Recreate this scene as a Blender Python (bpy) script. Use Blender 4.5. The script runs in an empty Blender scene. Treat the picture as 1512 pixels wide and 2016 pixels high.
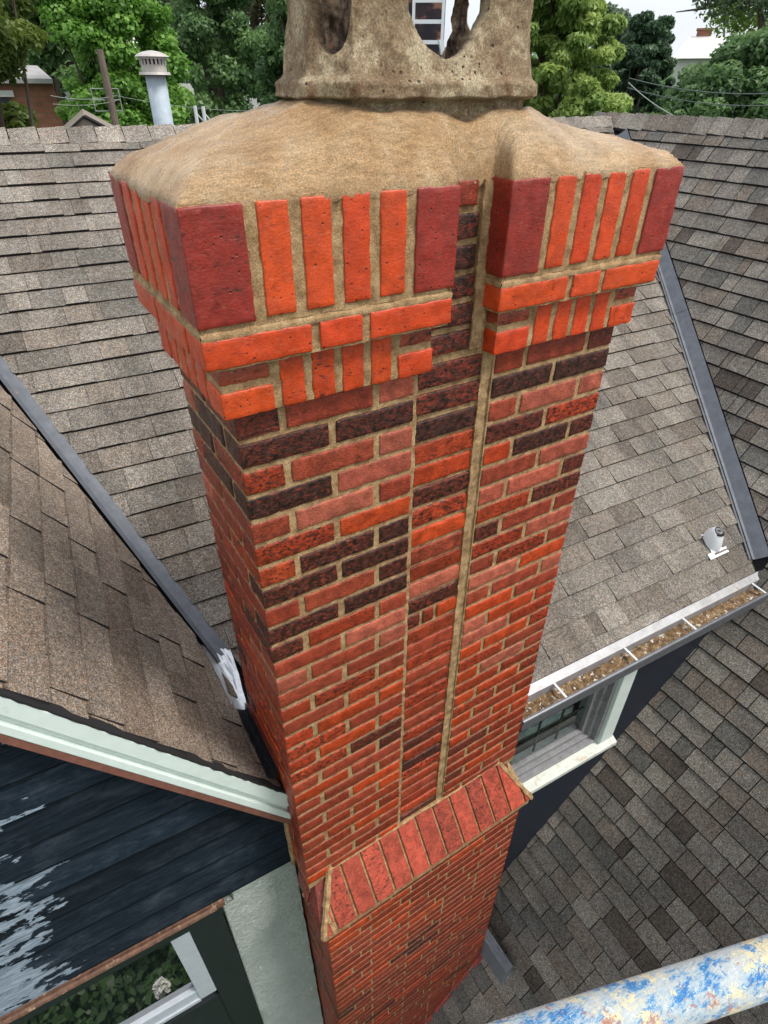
import bpy, bmesh, math, random
import numpy as np
from mathutils import Vector, Matrix, noise

random.seed(7)
rad = math.radians
sc = bpy.context.scene
col = sc.collection

# ------------------------------------------------------------------ camera
CAM = Vector((-0.3023, -1.0493, 0.5972))
PITCH, ROLL, YAW = 35.762, 0.334, -31.815
F = 1164.02            # focal length in pixels of the 1512 x 2016 photograph
cd = bpy.data.cameras.new('camera')
cam = bpy.data.objects.new('camera', cd)
col.objects.link(cam)
RM = (Matrix.Rotation(rad(YAW), 3, 'Z') @ Matrix.Rotation(rad(90 - PITCH), 3, 'X')
      @ Matrix.Rotation(rad(ROLL), 3, 'Z'))
cam.matrix_world = Matrix.Translation(CAM) @ RM.to_4x4()
cd.sensor_fit = 'VERTICAL'
cd.sensor_height = 36.0
cd.sensor_width = 27.0
cd.lens = 36.0 * F / 2016.0
cd.clip_start = 0.02
cd.clip_end = 2000
sc.camera = cam

# ------------------------------------------------------------------ light
SUN_EL, SUN_AZ = 58.0, 140.0          # azimuth clockwise from +Y
w = bpy.data.worlds.new('World')
sc.world = w
w.use_nodes = True
nt = w.node_tree
bg = nt.nodes['Background']
sky = nt.nodes.new('ShaderNodeTexSky')
sky.sky_type = 'NISHITA'
sky.sun_disc = False
sky.sun_elevation = rad(SUN_EL)
sky.sun_rotation = rad(SUN_AZ)
sky.air_density = 1.0
sky.dust_density = 6.0
sky.ozone_density = 1.0
# thin bright overcast: most of the blue washed out by cloud
hs = nt.nodes.new('ShaderNodeHueSaturation')
hs.inputs['Saturation'].default_value = 0.45
nt.links.new(sky.outputs['Color'], hs.inputs['Color'])
# high bright cloud over most of the sky, uneven, with a little blue left between
tcd = nt.nodes.new('ShaderNodeTexCoord')
cn_ = nt.nodes.new('ShaderNodeTexNoise'); cn_.inputs['Scale'].default_value = 2.2; cn_.inputs['Detail'].default_value = 5
nt.links.new(tcd.outputs['Generated'], cn_.inputs['Vector'])
crp = nt.nodes.new('ShaderNodeValToRGB'); crp.color_ramp.elements[0].position = 0.35; crp.color_ramp.elements[0].color = (0.55, 0.55, 0.55, 1)
crp.color_ramp.elements[1].position = 0.6; crp.color_ramp.elements[1].color = (0.95, 0.95, 0.95, 1)
nt.links.new(cn_.outputs['Fac'], crp.inputs['Fac'])
cmx = nt.nodes.new('ShaderNodeMix'); cmx.data_type = 'RGBA'
cmx.inputs[7].default_value = (5.3, 5.6, 6.0, 1)
nt.links.new(crp.outputs['Color'], cmx.inputs[0]); nt.links.new(hs.outputs['Color'], cmx.inputs[6])
nt.links.new(cmx.outputs[2], bg.inputs['Color'])
bg.inputs['Strength'].default_value = 0.15
sl = bpy.data.lights.new('sun', 'SUN')
sl.energy = 2.0
sl.angle = rad(14)
sl.color = (1.0, 0.95, 0.88)
sun = bpy.data.objects.new('sun', sl)
col.objects.link(sun)
sd = Vector((math.sin(rad(SUN_AZ)) * math.cos(rad(SUN_EL)), math.cos(rad(SUN_AZ)) * math.cos(rad(SUN_EL)), math.sin(rad(SUN_EL))))
sun.rotation_euler = sd.to_track_quat('Z', 'Y').to_euler()
sun.location = sd * 30
sc.view_settings.view_transform = 'Standard'
sc.view_settings.look = 'None'
sc.view_settings.gamma = 1.0
sc.view_settings.use_curve_mapping = False
sc.view_settings.exposure = 0.52

# ------------------------------------------------------------------ helpers
def ray(u, v):
    return (RM @ Vector(((u - 756) / F, -(v - 1008) / F, -1.0))).normalized()

def spot(u, L, z=0.0):
    """a ground position L metres out in the compass direction of a photo column"""
    d = ray(u, 172); d.z = 0; d.normalize()
    return Vector((CAM.x + d.x * L, CAM.y + d.y * L, z))

def zat(v, L):
    """height seen at photo row v at horizontal distance L (near the frame's middle)"""
    a = math.atan((v - 1008) / F) + rad(PITCH)
    return CAM.z - math.tan(a) * L

def tag(o, label=None, cat=None, group=None, kind=None):
    if label: o['label'] = label
    if cat: o['category'] = cat
    if group: o['group'] = group
    if kind: o['kind'] = kind
    return o

def empty(name, loc=(0, 0, 0), **k):
    o = bpy.data.objects.new(name, None)
    col.objects.link(o); o.location = loc
    o.empty_display_size = 0.05
    return tag(o, **k)

def parent(o, p):
    o.parent = p
    bpy.context.view_layer.update()
    o.matrix_parent_inverse = p.matrix_world.inverted()

def from_bm(name, bm, mats, par=None, smooth=False, **k):
    me = bpy.data.meshes.new(name)
    bm.to_mesh(me); bm.free()
    for m in (mats if isinstance(mats, (list, tuple)) else [mats]): me.materials.append(m)
    if smooth: me.shade_smooth()
    o = bpy.data.objects.new(name, me)
    col.objects.link(o)
    if par: parent(o, par)
    return tag(o, **k)

class MB:
    """collects polygons with a material index and a colour, builds one mesh"""
    def __init__(s): s.v = []; s.f = []; s.m = []; s.c = []
    def poly(s, pts, m=0, c=(1, 1, 1, 1)):
        b = len(s.v); s.v.extend([tuple(p) for p in pts]); s.f.append(tuple(range(b, b + len(pts)))); s.m.append(m); s.c.append(c)
    def mesh(s, verts, faces, m=0, c=(1, 1, 1, 1)):
        b = len(s.v); s.v.extend([tuple(p) for p in verts])
        for f in faces: s.f.append(tuple(b + i for i in f)); s.m.append(m); s.c.append(c)
    def box(s, x0, x1, y0, y1, z0, z1, m=0, c=(1, 1, 1, 1), fr=None):
        P = [(x, y, z) for z in (z0, z1) for y in (y0, y1) for x in (x0, x1)]
        if fr: P = [fr(*p) for p in P]
        s.mesh(P, [(0, 2, 3, 1), (4, 5, 7, 6), (0, 1, 5, 4), (2, 6, 7, 3), (0, 4, 6, 2), (1, 3, 7, 5)], m, c)
    def prism(s, pts, off, m=0, c=(1, 1, 1, 1)):
        """polygon pts extruded by vector off"""
        n = len(pts); P = [Vector(p) for p in pts]; Q = [p + Vector(off) for p in P]
        s.mesh(P + Q, [tuple(range(n))[::-1], tuple(range(n, 2 * n))] + [(i, (i + 1) % n, n + (i + 1) % n, n + i) for i in range(n)], m, c)
    def tube(s, pts, r, n=10, m=0, c=(1, 1, 1, 1), caps=True):
        pts = [Vector(p) for p in pts]; rs = r if isinstance(r, (list, tuple)) else [r] * len(pts)
        V = []; Fc = []; up = None
        for i, p in enumerate(pts):
            t = (pts[min(i + 1, len(pts) - 1)] - pts[max(i - 1, 0)]).normalized()
            if up is None: up = t.orthogonal().normalized()
            a = (up - t * up.dot(t)).normalized(); up = a; b = t.cross(a)
            for k in range(n):
                an = 2 * math.pi * k / n
                V.append(p + (a * math.cos(an) + b * math.sin(an)) * rs[i])
        for i in range(len(pts) - 1):
            for k in range(n):
                Fc.append((i * n + k, i * n + (k + 1) % n, (i + 1) * n + (k + 1) % n, (i + 1) * n + k))
        if caps: Fc += [tuple(range(n))[::-1], tuple(range((len(pts) - 1) * n, len(pts) * n))]
        s.mesh(V, Fc, m, c)
    def build(s, name, mats, par=None, smooth=False, bevel=0, **k):
        me = bpy.data.meshes.new(name)
        me.from_pydata(s.v, [], s.f)
        for m in (mats if isinstance(mats, (list, tuple)) else [mats]): me.materials.append(m)
        me.polygons.foreach_set('material_index', s.m)
        ca = me.color_attributes.new('Col', 'FLOAT_COLOR', 'CORNER')
        arr = np.repeat(np.array(s.c, dtype=np.float32), [len(f) for f in s.f], axis=0)
        ca.data.foreach_set('color', arr.ravel())
        me.validate()
        if smooth: me.shade_smooth()
        o = bpy.data.objects.new(name, me)
        col.objects.link(o)
        if bevel:
            md = o.modifiers.new('bevel', 'BEVEL'); md.width = bevel; md.segments = 2; md.limit_method = 'ANGLE'; md.angle_limit = rad(50)
        if par: parent(o, par)
        return tag(o, **k)

# ------------------------------------------------------------------ materials
def mat(name, base=(0.5, 0.5, 0.5), rough=0.7, metal=0.0, spec=0.5):
    m = bpy.data.materials.new(name); m.use_nodes = True
    b = m.node_tree.nodes['Principled BSDF']
    b.inputs['Base Color'].default_value = (*base, 1)
    b.inputs['Roughness'].default_value = rough
    b.inputs['Metallic'].default_value = metal
    b.inputs['Specular IOR Level'].default_value = spec
    return m, m.node_tree, b

def N(nt, t, **k):
    n = nt.nodes.new(t)
    for a, b in k.items():
        if a in n.inputs.keys(): n.inputs[a].default_value = b
        else: setattr(n, a, b)
    return n

def pos(nt, scale=(1, 1, 1), rot=(0, 0, 0)):
    g = N(nt, 'ShaderNodeNewGeometry'); mp = N(nt, 'ShaderNodeMapping')
    mp.inputs['Scale'].default_value = scale; mp.inputs['Rotation'].default_value = rot
    nt.links.new(g.outputs['Position'], mp.inputs['Vector'])
    return mp.outputs['Vector']

def noi(nt, vec, scale, detail=4, rough=0.6):
    n = N(nt, 'ShaderNodeTexNoise'); n.inputs['Scale'].default_value = scale
    n.inputs['Detail'].default_value = detail; n.inputs['Roughness'].default_value = rough
    nt.links.new(vec, n.inputs['Vector'])
    return n.outputs['Fac']

def ramp(nt, fac, stops):
    r = N(nt, 'ShaderNodeValToRGB'); e = r.color_ramp.elements
    while len(e) < len(stops): e.new(0.5)
    for i, (p, c) in enumerate(stops):
        e[i].position = p; e[i].color = (*c, 1) if len(c) == 3 else c
    nt.links.new(fac, r.inputs['Fac'])
    return r.outputs['Color']

def g3(v): return (v, v, v)

def mix(nt, a, b, fac=0.5, mode='MIX'):
    n = N(nt, 'ShaderNodeMix', data_type='RGBA', blend_type=mode)
    for i, x in ((0, fac), (6, a), (7, b)):
        if isinstance(x, (int, float)): n.inputs[i].default_value = x
        elif isinstance(x, tuple): n.inputs[i].default_value = (*x, 1) if len(x) == 3 else x
        else: nt.links.new(x, n.inputs[i])
    return n.outputs[2]

def attr(nt, name='Col'):
    a = N(nt, 'ShaderNodeAttribute'); a.attribute_name = name
    return a

def math_(nt, op, a, b=0.0):
    n = N(nt, 'ShaderNodeMath', operation=op)
    for i, x in ((0, a), (1, b)):
        if isinstance(x, (int, float)): n.inputs[i].default_value = x
        else: nt.links.new(x, n.inputs[i])
    return n.outputs[0]

def bump(nt, bsdf, h, dist=0.002, strength=1.0):
    b = N(nt, 'ShaderNodeBump'); b.inputs['Distance'].default_value = dist; b.inputs['Strength'].default_value = strength
    nt.links.new(h, b.inputs['Height']); nt.links.new(b.outputs['Normal'], bsdf.inputs['Normal'])

def brick_mat(name, rough, mott_scale, fine_bump, spec=0.4, fine_mix=0.85, wlo=0.62, pits=False):
    m, nt, b = mat(name, rough=rough, spec=spec)
    a = attr(nt)
    v = pos(nt)
    vs = pos(nt, (0.75, 0.75, 1.5))
    blot = noi(nt, vs, mott_scale, 6, 0.75)
    # alpha of the colour = how much of the dark wire-cut crust covers this brick
    thr = math_(nt, 'SUBTRACT', 0.665, math_(nt, 'MULTIPLY', a.outputs['Alpha'], 0.30))
    d = math_(nt, 'MULTIPLY', math_(nt, 'SUBTRACT', blot, thr), 9.0)
    dk = N(nt, 'ShaderNodeClamp'); nt.links.new(d, dk.inputs['Value'])
    crust = ramp(nt, noi(nt, v, 60, 3), [(0.38, (0.010, 0.006, 0.005)), (0.62, (0.058, 0.021, 0.014))])
    fine = ramp(nt, noi(nt, v, 260, 5, 0.85), [(0.34, g3(0.35)), (0.46, g3(0.88)), (0.56, g3(1.08)), (0.68, g3(1.55))])
    wide = ramp(nt, noi(nt, v, 26, 5, 0.7), [(0.38, g3(wlo)), (0.62, g3(1.15))])
    c = mix(nt, mix(nt, a.outputs['Color'], fine, fine_mix, 'MULTIPLY'), wide, 1.0, 'MULTIPLY')
    c = mix(nt, c, crust, dk.outputs[0])
    # pale dust and lime specks
    c = mix(nt, c, (0.5, 0.36, 0.26), ramp(nt, noi(nt, v, 140, 5, 0.8), [(0.62, g3(0)), (0.72, g3(0.22))]))
    nt.links.new(c, b.inputs['Base Color'])
    h = mix(nt, noi(nt, vs, 170, 5, 0.7), noi(nt, v, 45, 3), 0.35)
    if pits:
        vo = N(nt, 'ShaderNodeTexVoronoi'); vo.inputs['Scale'].default_value = 75; vo.inputs['Randomness'].default_value = 1.0; nt.links.new(v, vo.inputs['Vector'])
        pit = math_(nt, 'MULTIPLY', ramp(nt, vo.outputs['Distance'], [(0.10, g3(1)), (0.20, g3(0))]), ramp(nt, noi(nt, v, 33, 3), [(0.50, g3(0)), (0.56, g3(1))]))
        c2 = mix(nt, c, (0.05, 0.012, 0.01), pit)
        # light lime haze wiped over the face
        c2 = mix(nt, c2, (0.60, 0.28, 0.18), ramp(nt, noi(nt, pos(nt, (0.6, 0.6, 3.0)), 55, 6, 0.8), [(0.58, g3(0)), (0.72, g3(0.35))]))
        nt.links.new(c2, b.inputs['Base Color'])
        h = mix(nt, h, (0, 0, 0), pit)
    rg = ramp(nt, noi(nt, v, 30, 4, 0.7), [(0.38, g3(rough * 0.6)), (0.62, g3(min(1, rough * 1.35)))])
    nt.links.new(rg, b.inputs['Roughness'])
    bump(nt, b, h, fine_bump)
    return m

M_BRICK = brick_mat('rough_brick', 0.40, 85, 0.0036, 0.40, 1.0)
M_SMOOTH = brick_mat('smooth_brick', 0.36, 40, 0.0018, 0.5, 0.5, 0.80, True)

m, nt, b = mat('mortar', rough=0.9)
v = pos(nt)
c = ramp(nt, noi(nt, v, 35, 5, 0.7), [(0.36, (0.24, 0.140, 0.062)), (0.5, (0.39, 0.245, 0.115)), (0.66, (0.54, 0.365, 0.19))])
c = mix(nt, c, ramp(nt, noi(nt, v, 420, 3, 0.8), [(0.38, g3(0.5)), (0.62, g3(1.35))]), 0.8, 'MULTIPLY')
nt.links.new(c, b.inputs['Base Color'])
bump(nt, b, mix(nt, noi(nt, v, 260, 5, 0.8), noi(nt, v, 50, 3), 0.3), 0.004)
M_MORTAR = m

m, nt, b = mat('cement_crown', rough=0.42, spec=0.5)
v = pos(nt); vb = pos(nt, (1, 3.2, 1), (0, 0, rad(28)))
c = ramp(nt, noi(nt, v, 7, 5, 0.65), [(0.36, (0.50, 0.30, 0.145)), (0.5, (0.62, 0.41, 0.22)), (0.64, (0.72, 0.53, 0.33))])
c = mix(nt, c, ramp(nt, noi(nt, v, 330, 3, 0.8), [(0.34, g3(0.45)), (0.5, g3(0.98)), (0.66, g3(1.4))]), 0.8, 'MULTIPLY')
c = mix(nt, c, (0.26, 0.15, 0.07), ramp(nt, noi(nt, v, 11, 7, 0.8), [(0.56, g3(0)), (0.70, g3(0.40))]))
trw = noi(nt, pos(nt, (2.2, 15, 3), (0, 0, rad(24))), 9, 6, 0.8)
c = mix(nt, c, ramp(nt, trw, [(0.38, (0.90, 0.87, 0.83)), (0.60, (1.42, 1.38, 1.34))]), 0.85, 'MULTIPLY')
c = mix(nt, c, (0.82, 0.70, 0.54), ramp(nt, noi(nt, pos(nt, (1, 2.2, 1), (0, 0, rad(40))), 30, 7, 0.85), [(0.56, g3(0)), (0.66, g3(0.5))]))  # pale streaks put the whitish sheen into the cement's colour
nt.links.new(c, b.inputs['Base Color'])
rr = ramp(nt, noi(nt, v, 9, 4, 0.7), [(0.38, g3(0.22)), (0.62, g3(0.55))])
nt.links.new(rr, b.inputs['Roughness'])
bump(nt, b, mix(nt, noi(nt, v, 240, 5, 0.85), trw, 0.55), 0.018)
M_CROWN = m

def pot_mat(name, dark):
    m, nt, b = mat(name, rough=0.85)
    v = pos(nt)
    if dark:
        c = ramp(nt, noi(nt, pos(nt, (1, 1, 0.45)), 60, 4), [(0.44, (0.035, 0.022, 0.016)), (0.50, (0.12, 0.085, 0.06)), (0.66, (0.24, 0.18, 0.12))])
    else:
        c = ramp(nt, noi(nt, v, 11, 6, 0.75), [(0.38, (0.34, 0.22, 0.12)), (0.5, (0.55, 0.40, 0.24)), (0.58, (0.82, 0.67, 0.44))])
    c = mix(nt, c, ramp(nt, noi(nt, v, 260, 4, 0.8), [(0.36, g3(0.4)), (0.5, g3(0.95)), (0.64, g3(1.5))]), 0.85, 'MULTIPLY')
    c = mix(nt, c, (0.30, 0.11, 0.045), ramp(nt, noi(nt, pos(nt, (1, 1, 1), (1, 2, 0)), 26, 5, 0.75), [(0.58, g3(0)), (0.66, g3(0.8))]))
    vo = N(nt, 'ShaderNodeTexVoronoi'); vo.inputs['Scale'].default_value = 70; nt.links.new(v, vo.inputs['Vector'])
    pit = math_(nt, 'MULTIPLY', ramp(nt, vo.outputs['Distance'], [(0.14, g3(1)), (0.26, g3(0))]), ramp(nt, noi(nt, v, 20, 3), [(0.54, g3(0)), (0.6, g3(1))]))
    c = mix(nt, c, (0.05, 0.03, 0.02), pit)
    nt.links.new(c, b.inputs['Base Color'])
    bump(nt, b, mix(nt, mix(nt, noi(nt, v, 150, 8, 0.9), noi(nt, v, 40, 5, 0.7), 0.35), (0, 0, 0), pit) if not dark else noi(nt, v, 120, 4), 0.020 if not dark else 0.002)
    return m
M_POT = pot_mat('weathered_cast_stone', False)
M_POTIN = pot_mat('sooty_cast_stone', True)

def shingle_mat(name, tint):
    m, nt, b = mat(name, rough=0.9, spec=0.25)
    a = attr(nt); v = pos(nt)
    gr = ramp(nt, noi(nt, v, 190, 3, 0.9), [(0.36, g3(0.22)), (0.45, g3(0.68)), (0.53, g3(1.12)), (0.64, g3(2.6))])
    gr2 = ramp(nt, noi(nt, v, 60, 4, 0.8), [(0.38, g3(0.70)), (0.62, g3(1.28))])
    streak = ramp(nt, noi(nt, pos(nt, (1.4, 0.5, 0.5), (0, 0, rad(-3))), 3.2, 6, 0.75), [(0.38, g3(0.74)), (0.60, g3(1.10))])
    a_m = mix(nt, a.outputs['Color'], streak, 1.0, 'MULTIPLY')
    hue = ramp(nt, noi(nt, v, 95, 2), [(0.42, (1.10, 0.98, 0.86)), (0.58, (0.94, 1.0, 1.04))])
    wear = ramp(nt, noi(nt, v, 1.7, 5, 0.7), [(0.3, g3(0.82)), (0.7, g3(1.12))])
    c = mix(nt, a_m, gr, 0.9, 'MULTIPLY')
    c = mix(nt, c, gr2, 1.0, 'MULTIPLY'); c = mix(nt, c, hue, 1.0, 'MULTIPLY'); c = mix(nt, c, wear, 1.0, 'MULTIPLY')
    c = mix(nt, c, tint, 1.0, 'MULTIPLY')
    nt.links.new(c, b.inputs['Base Color'])
    bump(nt, b, noi(nt, v, 260, 3, 0.8), 0.003)
    return m
M_SHIN = shingle_mat('granule_shingle', (1.0, 1.0, 1.0))
M_SHINL = shingle_mat('stained_granule_shingle', (1.06, 0.955, 0.88))
M_EDGE = mat('asphalt_edge', (0.012, 0.011, 0.012), 0.9)[0]

def simple(name, base, rough=0.6, metal=0.0, var=0.25, scale=20, bd=0.001, stretch=(1, 1, 1), dirt=None, dthr=(0.55, 0.7), dscale=9):
    m, nt, b = mat(name, rough=rough, metal=metal)
    v = pos(nt, stretch)
    n = noi(nt, v, scale, 5, 0.7)
    lo = tuple(x * (1 - var) for x in base); hi = tuple(min(1, x * (1 + var)) for x in base)
    c = ramp(nt, n, [(0.3, lo), (0.7, hi)])
    if dirt: c = mix(nt, c, dirt, ramp(nt, noi(nt, pos(nt), dscale, 6, 0.75), [(dthr[0], g3(0)), (dthr[1], g3(1))]))
    nt.links.new(c, b.inputs['Base Color'])
    bump(nt, b, n, bd)
    return m

M_VALLEY = simple('weathered_zinc', (0.125, 0.135, 0.155), 0.5, 0.25, 0.22, 16, 0.0008, dirt=(0.30, 0.20, 0.14), dthr=(0.62, 0.76), dscale=5)
M_SILVER = simple('bare_aluminium', (0.62, 0.63, 0.65), 0.3, 0.8, 0.25, 40, 0.002)
M_BLACKFL = simple('black_tar_flashing', (0.02, 0.021, 0.024), 0.35, 0.0, 0.5, 60, 0.002)
M_REDFL = simple('red_membrane', (0.33, 0.07, 0.06), 0.5, 0.0, 0.4, 40, 0.003, dirt=(0.05, 0.03, 0.03))
M_WHITE = simple('pale_green_white_paint', (0.66, 0.74, 0.70), 0.5, 0.0, 0.06, 18, 0.0006, dirt=(0.42, 0.46, 0.43), dthr=(0.60, 0.8), dscale=6)
M_GUT = simple('grey_gutter_metal', (0.33, 0.33, 0.34), 0.5, 0.3, 0.2, 12, 0.0005, dirt=(0.25, 0.22, 0.18))
M_GUTD = simple('dark_gutter_lip', (0.12, 0.125, 0.14), 0.4, 0.2, 0.2, 30, 0.0003)
M_STRAP = simple('white_enamel', (0.58, 0.60, 0.61), 0.4, 0.0, 0.05, 30, 0.0003)
M_BROWN = simple('brown_undercoat_board', (0.19, 0.075, 0.055), 0.6, 0.0, 0.25, 30, 0.001, dirt=(0.5, 0.5, 0.46), dthr=(0.70, 0.78), dscale=20)
M_SILL = simple('flaking_sill_paint', (0.62, 0.66, 0.60), 0.6, 0.0, 0.1, 20, 0.001, dirt=(0.50, 0.36, 0.22), dthr=(0.55, 0.68), dscale=18)
M_FRAME = simple('window_vinyl', (0.24, 0.24, 0.25), 0.45, 0.0, 0.2, 24, 0.0005, dirt=(0.10, 0.09, 0.08), dthr=(0.55, 0.75), dscale=14)
M_FRAMEW = simple('white_window_frame', (0.44, 0.48, 0.53), 0.4, 0.0, 0.08, 24, 0.0005, dirt=(0.25, 0.25, 0.25), dthr=(0.66, 0.8), dscale=30)
M_DARKTRIM = simple('near_black_trim', (0.012, 0.016, 0.02), 0.5, 0.0, 0.3, 30, 0.0008)
M_MOULD = simple('bare_wood_moulding', (0.13, 0.065, 0.04), 0.7, 0.0, 0.5, 40, 0.002, dirt=(0.40, 0.28, 0.18), dthr=(0.58, 0.66), dscale=30)
M_WOOD = simple('weathered_black_board', (0.17, 0.185, 0.21), 0.8, 0.0, 0.6, 26, 0.003, stretch=(8, 0.7, 8))
M_RUST = simple('rusty_copper', (0.34, 0.16, 0.085), 0.6, 0.2, 0.3, 20, 0.001)
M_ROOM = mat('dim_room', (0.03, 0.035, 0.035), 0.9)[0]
M_BLIND = simple('pale_curtain', (0.30, 0.36, 0.35), 0.8, 0, 0.3, 12, 0.001)
M_BOOT = simple('white_boot_metal', (0.78, 0.80, 0.84), 0.35, 0.1, 0.06, 30, 0.0006, dirt=(0.45, 0.33, 0.24), dthr=(0.66, 0.76), dscale=22)
M_RUBBER = mat('black_rubber', (0.015, 0.015, 0.017), 0.5)[0]
M_PVC = mat('pale_pvc', (0.6, 0.6, 0.6), 0.4)[0]
M_FLUE = simple('galvanised_steel', (0.36, 0.42, 0.47), 0.7, 0.2, 0.15, 14, 0.0005)
M_FLUEC = simple('dull_cap_metal', (0.44, 0.41, 0.38), 0.55, 0.2, 0.15, 30, 0.0005)
M_POLE = simple('grey_wood_pole', (0.16, 0.12, 0.10), 0.9, 0, 0.4, 9, 0.01, stretch=(4, 4, 0.5))
M_CABLE = mat('dark_cable', (0.10, 0.12, 0.12), 0.6)[0]
M_CABLEL = mat('pale_cable', (0.27, 0.30, 0.28), 0.6)[0]
M_LADDER = mat('ladder_aluminium', (0.72, 0.74, 0.76), 0.4, 0.2)[0]
M_BARK = simple('bark', (0.085, 0.065, 0.05), 0.95, 0, 0.4, 8, 0.02, stretch=(3, 3, 0.6))
M_FARWALL = simple('pale_house_wall', (0.55, 0.54, 0.52), 0.8, 0, 0.08, 3, 0.001)
M_FARROOF = simple('bleached_roof', (0.62, 0.60, 0.57), 0.8, 0, 0.2, 6, 0.001)
M_GREYROOF = simple('grey_far_roof', (0.30, 0.29, 0.29), 0.8, 0, 0.15, 5, 0.001)
M_DUSTY = simple('dusty_garage_roof', (0.22, 0.18, 0.145), 0.9, 0, 0.25, 10, 0.003)

m, nt, b = mat('peeling_navy_boards', rough=0.8, spec=0.15)
v = pos(nt, (1, 1, 2.3)); vg = pos(nt, (1, 1, 9))
navy = ramp(nt, noi(nt, vg, 12, 6, 0.75), [(0.36, (0.004, 0.008, 0.014)), (0.52, (0.009, 0.016, 0.025)), (0.70, (0.022, 0.028, 0.038))])
navy = mix(nt, navy, (0.05, 0.065, 0.085), ramp(nt, noi(nt, pos(nt, (1, 1, 2), (0, 0, 1)), 4.5, 7, 0.7), [(0.52, g3(0)), (0.70, g3(0.6))]))
navy = mix(nt, navy, attr(nt).outputs['Color'], 1.0, 'MULTIPLY')
wood = ramp(nt, noi(nt, vg, 20, 5, 0.7), [(0.38, (0.12, 0.16, 0.21)), (0.62, (0.30, 0.36, 0.43))])
sep = N(nt, 'ShaderNodeSeparateXYZ'); nt.links.new(pos(nt), sep.inputs[0])
# the flaking is confined to the weather-beaten far end of the boards
wx = N(nt, 'ShaderNodeMapRange'); wx.inputs['From Min'].default_value = -0.52; wx.inputs['From Max'].default_value = -1.0
wx.inputs['To Min'].default_value = -0.15; wx.inputs['To Max'].default_value = 0.070
nt.links.new(sep.outputs['X'], wx.inputs['Value'])
pk = math_(nt, 'ADD', math_(nt, 'ADD', math_(nt, 'MULTIPLY', noi(nt, v, 4.2, 8, 0.6), 0.7), math_(nt, 'MULTIPLY', noi(nt, pos(nt, (1, 1, 2.6), (0, 0, 2)), 13, 8, 0.65), 0.35)), wx.outputs[0])
mask = ramp(nt, pk, [(0.565, g3(0)), (0.572, g3(1))])
nt.links.new(mix(nt, navy, wood, mask), b.inputs['Base Color'])
bump(nt, b, mix(nt, noi(nt, vg, 25, 5, 0.7), (1, 1, 1), math_(nt, 'SUBTRACT', 1.0, mask)), 0.0015)
M_NAVY = m
M_NAVYR = simple('navy_wall_boards', (0.009, 0.013, 0.024), 0.6, 0, 0.4, 14, 0.001, stretch=(1, 1, 5), dirt=(0.10, 0.11, 0.13), dthr=(0.70, 0.76), dscale=4)

m, nt, b = mat('pale_stucco', rough=0.75)
v = pos(nt); vt = pos(nt, (1, 1, 2.0), (0, rad(25), 0))
c = ramp(nt, noi(nt, v, 9, 4), [(0.3, (0.56, 0.63, 0.585)), (0.7, (0.66, 0.73, 0.68))])
nt.links.new(c, b.inputs['Base Color'])
bump(nt, b, ramp(nt, noi(nt, vt, 55, 5, 0.7), [(0.38, g3(0)), (0.62, g3(1))]), 0.009)
M_STUCCO = m

m, nt, b = mat('window_glass', (0.01, 0.014, 0.014), rough=0.02, spec=0.9)
b.inputs['Transmission Weight'].default_value = 0.0
b.inputs['Coat Weight'].default_value = 1.0
b.inputs['Coat Roughness'].default_value = 0.01
b.inputs['Coat IOR'].default_value = 1.9
M_GLASS = m
m = bpy.data.materials.new('clear_glass'); m.use_nodes = True; nt = m.node_tree
b = nt.nodes['Principled BSDF']; b.inputs['Base Color'].default_value = (0.8, 0.88, 0.86, 1); b.inputs['Roughness'].default_value = 0.03
b.inputs['Transmission Weight'].default_value = 1.0; b.inputs['IOR'].default_value = 1.1
M_CLEAR = m

m, nt, b = mat('gutter_debris', rough=1.0)
v = pos(nt)
c = ramp(nt, noi(nt, v, 30, 6, 0.8), [(0.36, (0.06, 0.035, 0.02)), (0.5, (0.25, 0.15, 0.07)), (0.64, (0.48, 0.34, 0.19))])
c = mix(nt, c, (0.8, 0.78, 0.72), ramp(nt, noi(nt, pos(nt, (1, 1, 1), (1, 0, 2)), 38, 4, 0.6), [(0.60, g3(0)), (0.615, g3(1))]))
nt.links.new(c, b.inputs['Base Color'])
bump(nt, b, noi(nt, v, 60, 6, 0.8), 0.02)
M_DEBRIS = m

m, nt, b = mat('paint_splashed_tube', rough=0.45, metal=0.0)
v = pos(nt, (0.55, 1.2, 1.0), (0, 0, rad(-24))); vb = pos(nt, (1, 1, 1), (1, 2, 3))
c = ramp(nt, noi(nt, v, 26, 8, 0.85), [(0.40, (0.02, 0.17, 0.46)), (0.445, (0.06, 0.27, 0.54)), (0.465, (0.25, 0.42, 0.56)), (0.49, (0.44, 0.52, 0.56)), (0.62, (0.62, 0.63, 0.60))])
c = mix(nt, c, (0.74, 0.66, 0.42), ramp(nt, noi(nt, vb, 13, 9, 0.85), [(0.525, g3(0)), (0.54, g3(1))]))
c = mix(nt, c, (0.42, 0.15, 0.10), ramp(nt, noi(nt, pos(nt, (1, 1, 1), (3, 1, 2)), 14, 8, 0.85), [(0.575, g3(0)), (0.60, g3(0.9))]))
c = mix(nt, c, (0.06, 0.20, 0.50), ramp(nt, noi(nt, pos(nt, (1, 1, 1), (2, 1, 0.4)), 150, 5, 0.75), [(0.60, g3(0)), (0.64, g3(0.8))]))
c = mix(nt, c, (0.8, 0.8, 0.78), ramp(nt, noi(nt, pos(nt, (1, 1, 1), (0.3, 1, 4)), 120, 6, 0.8), [(0.60, g3(0)), (0.63, g3(0.9))]))
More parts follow.
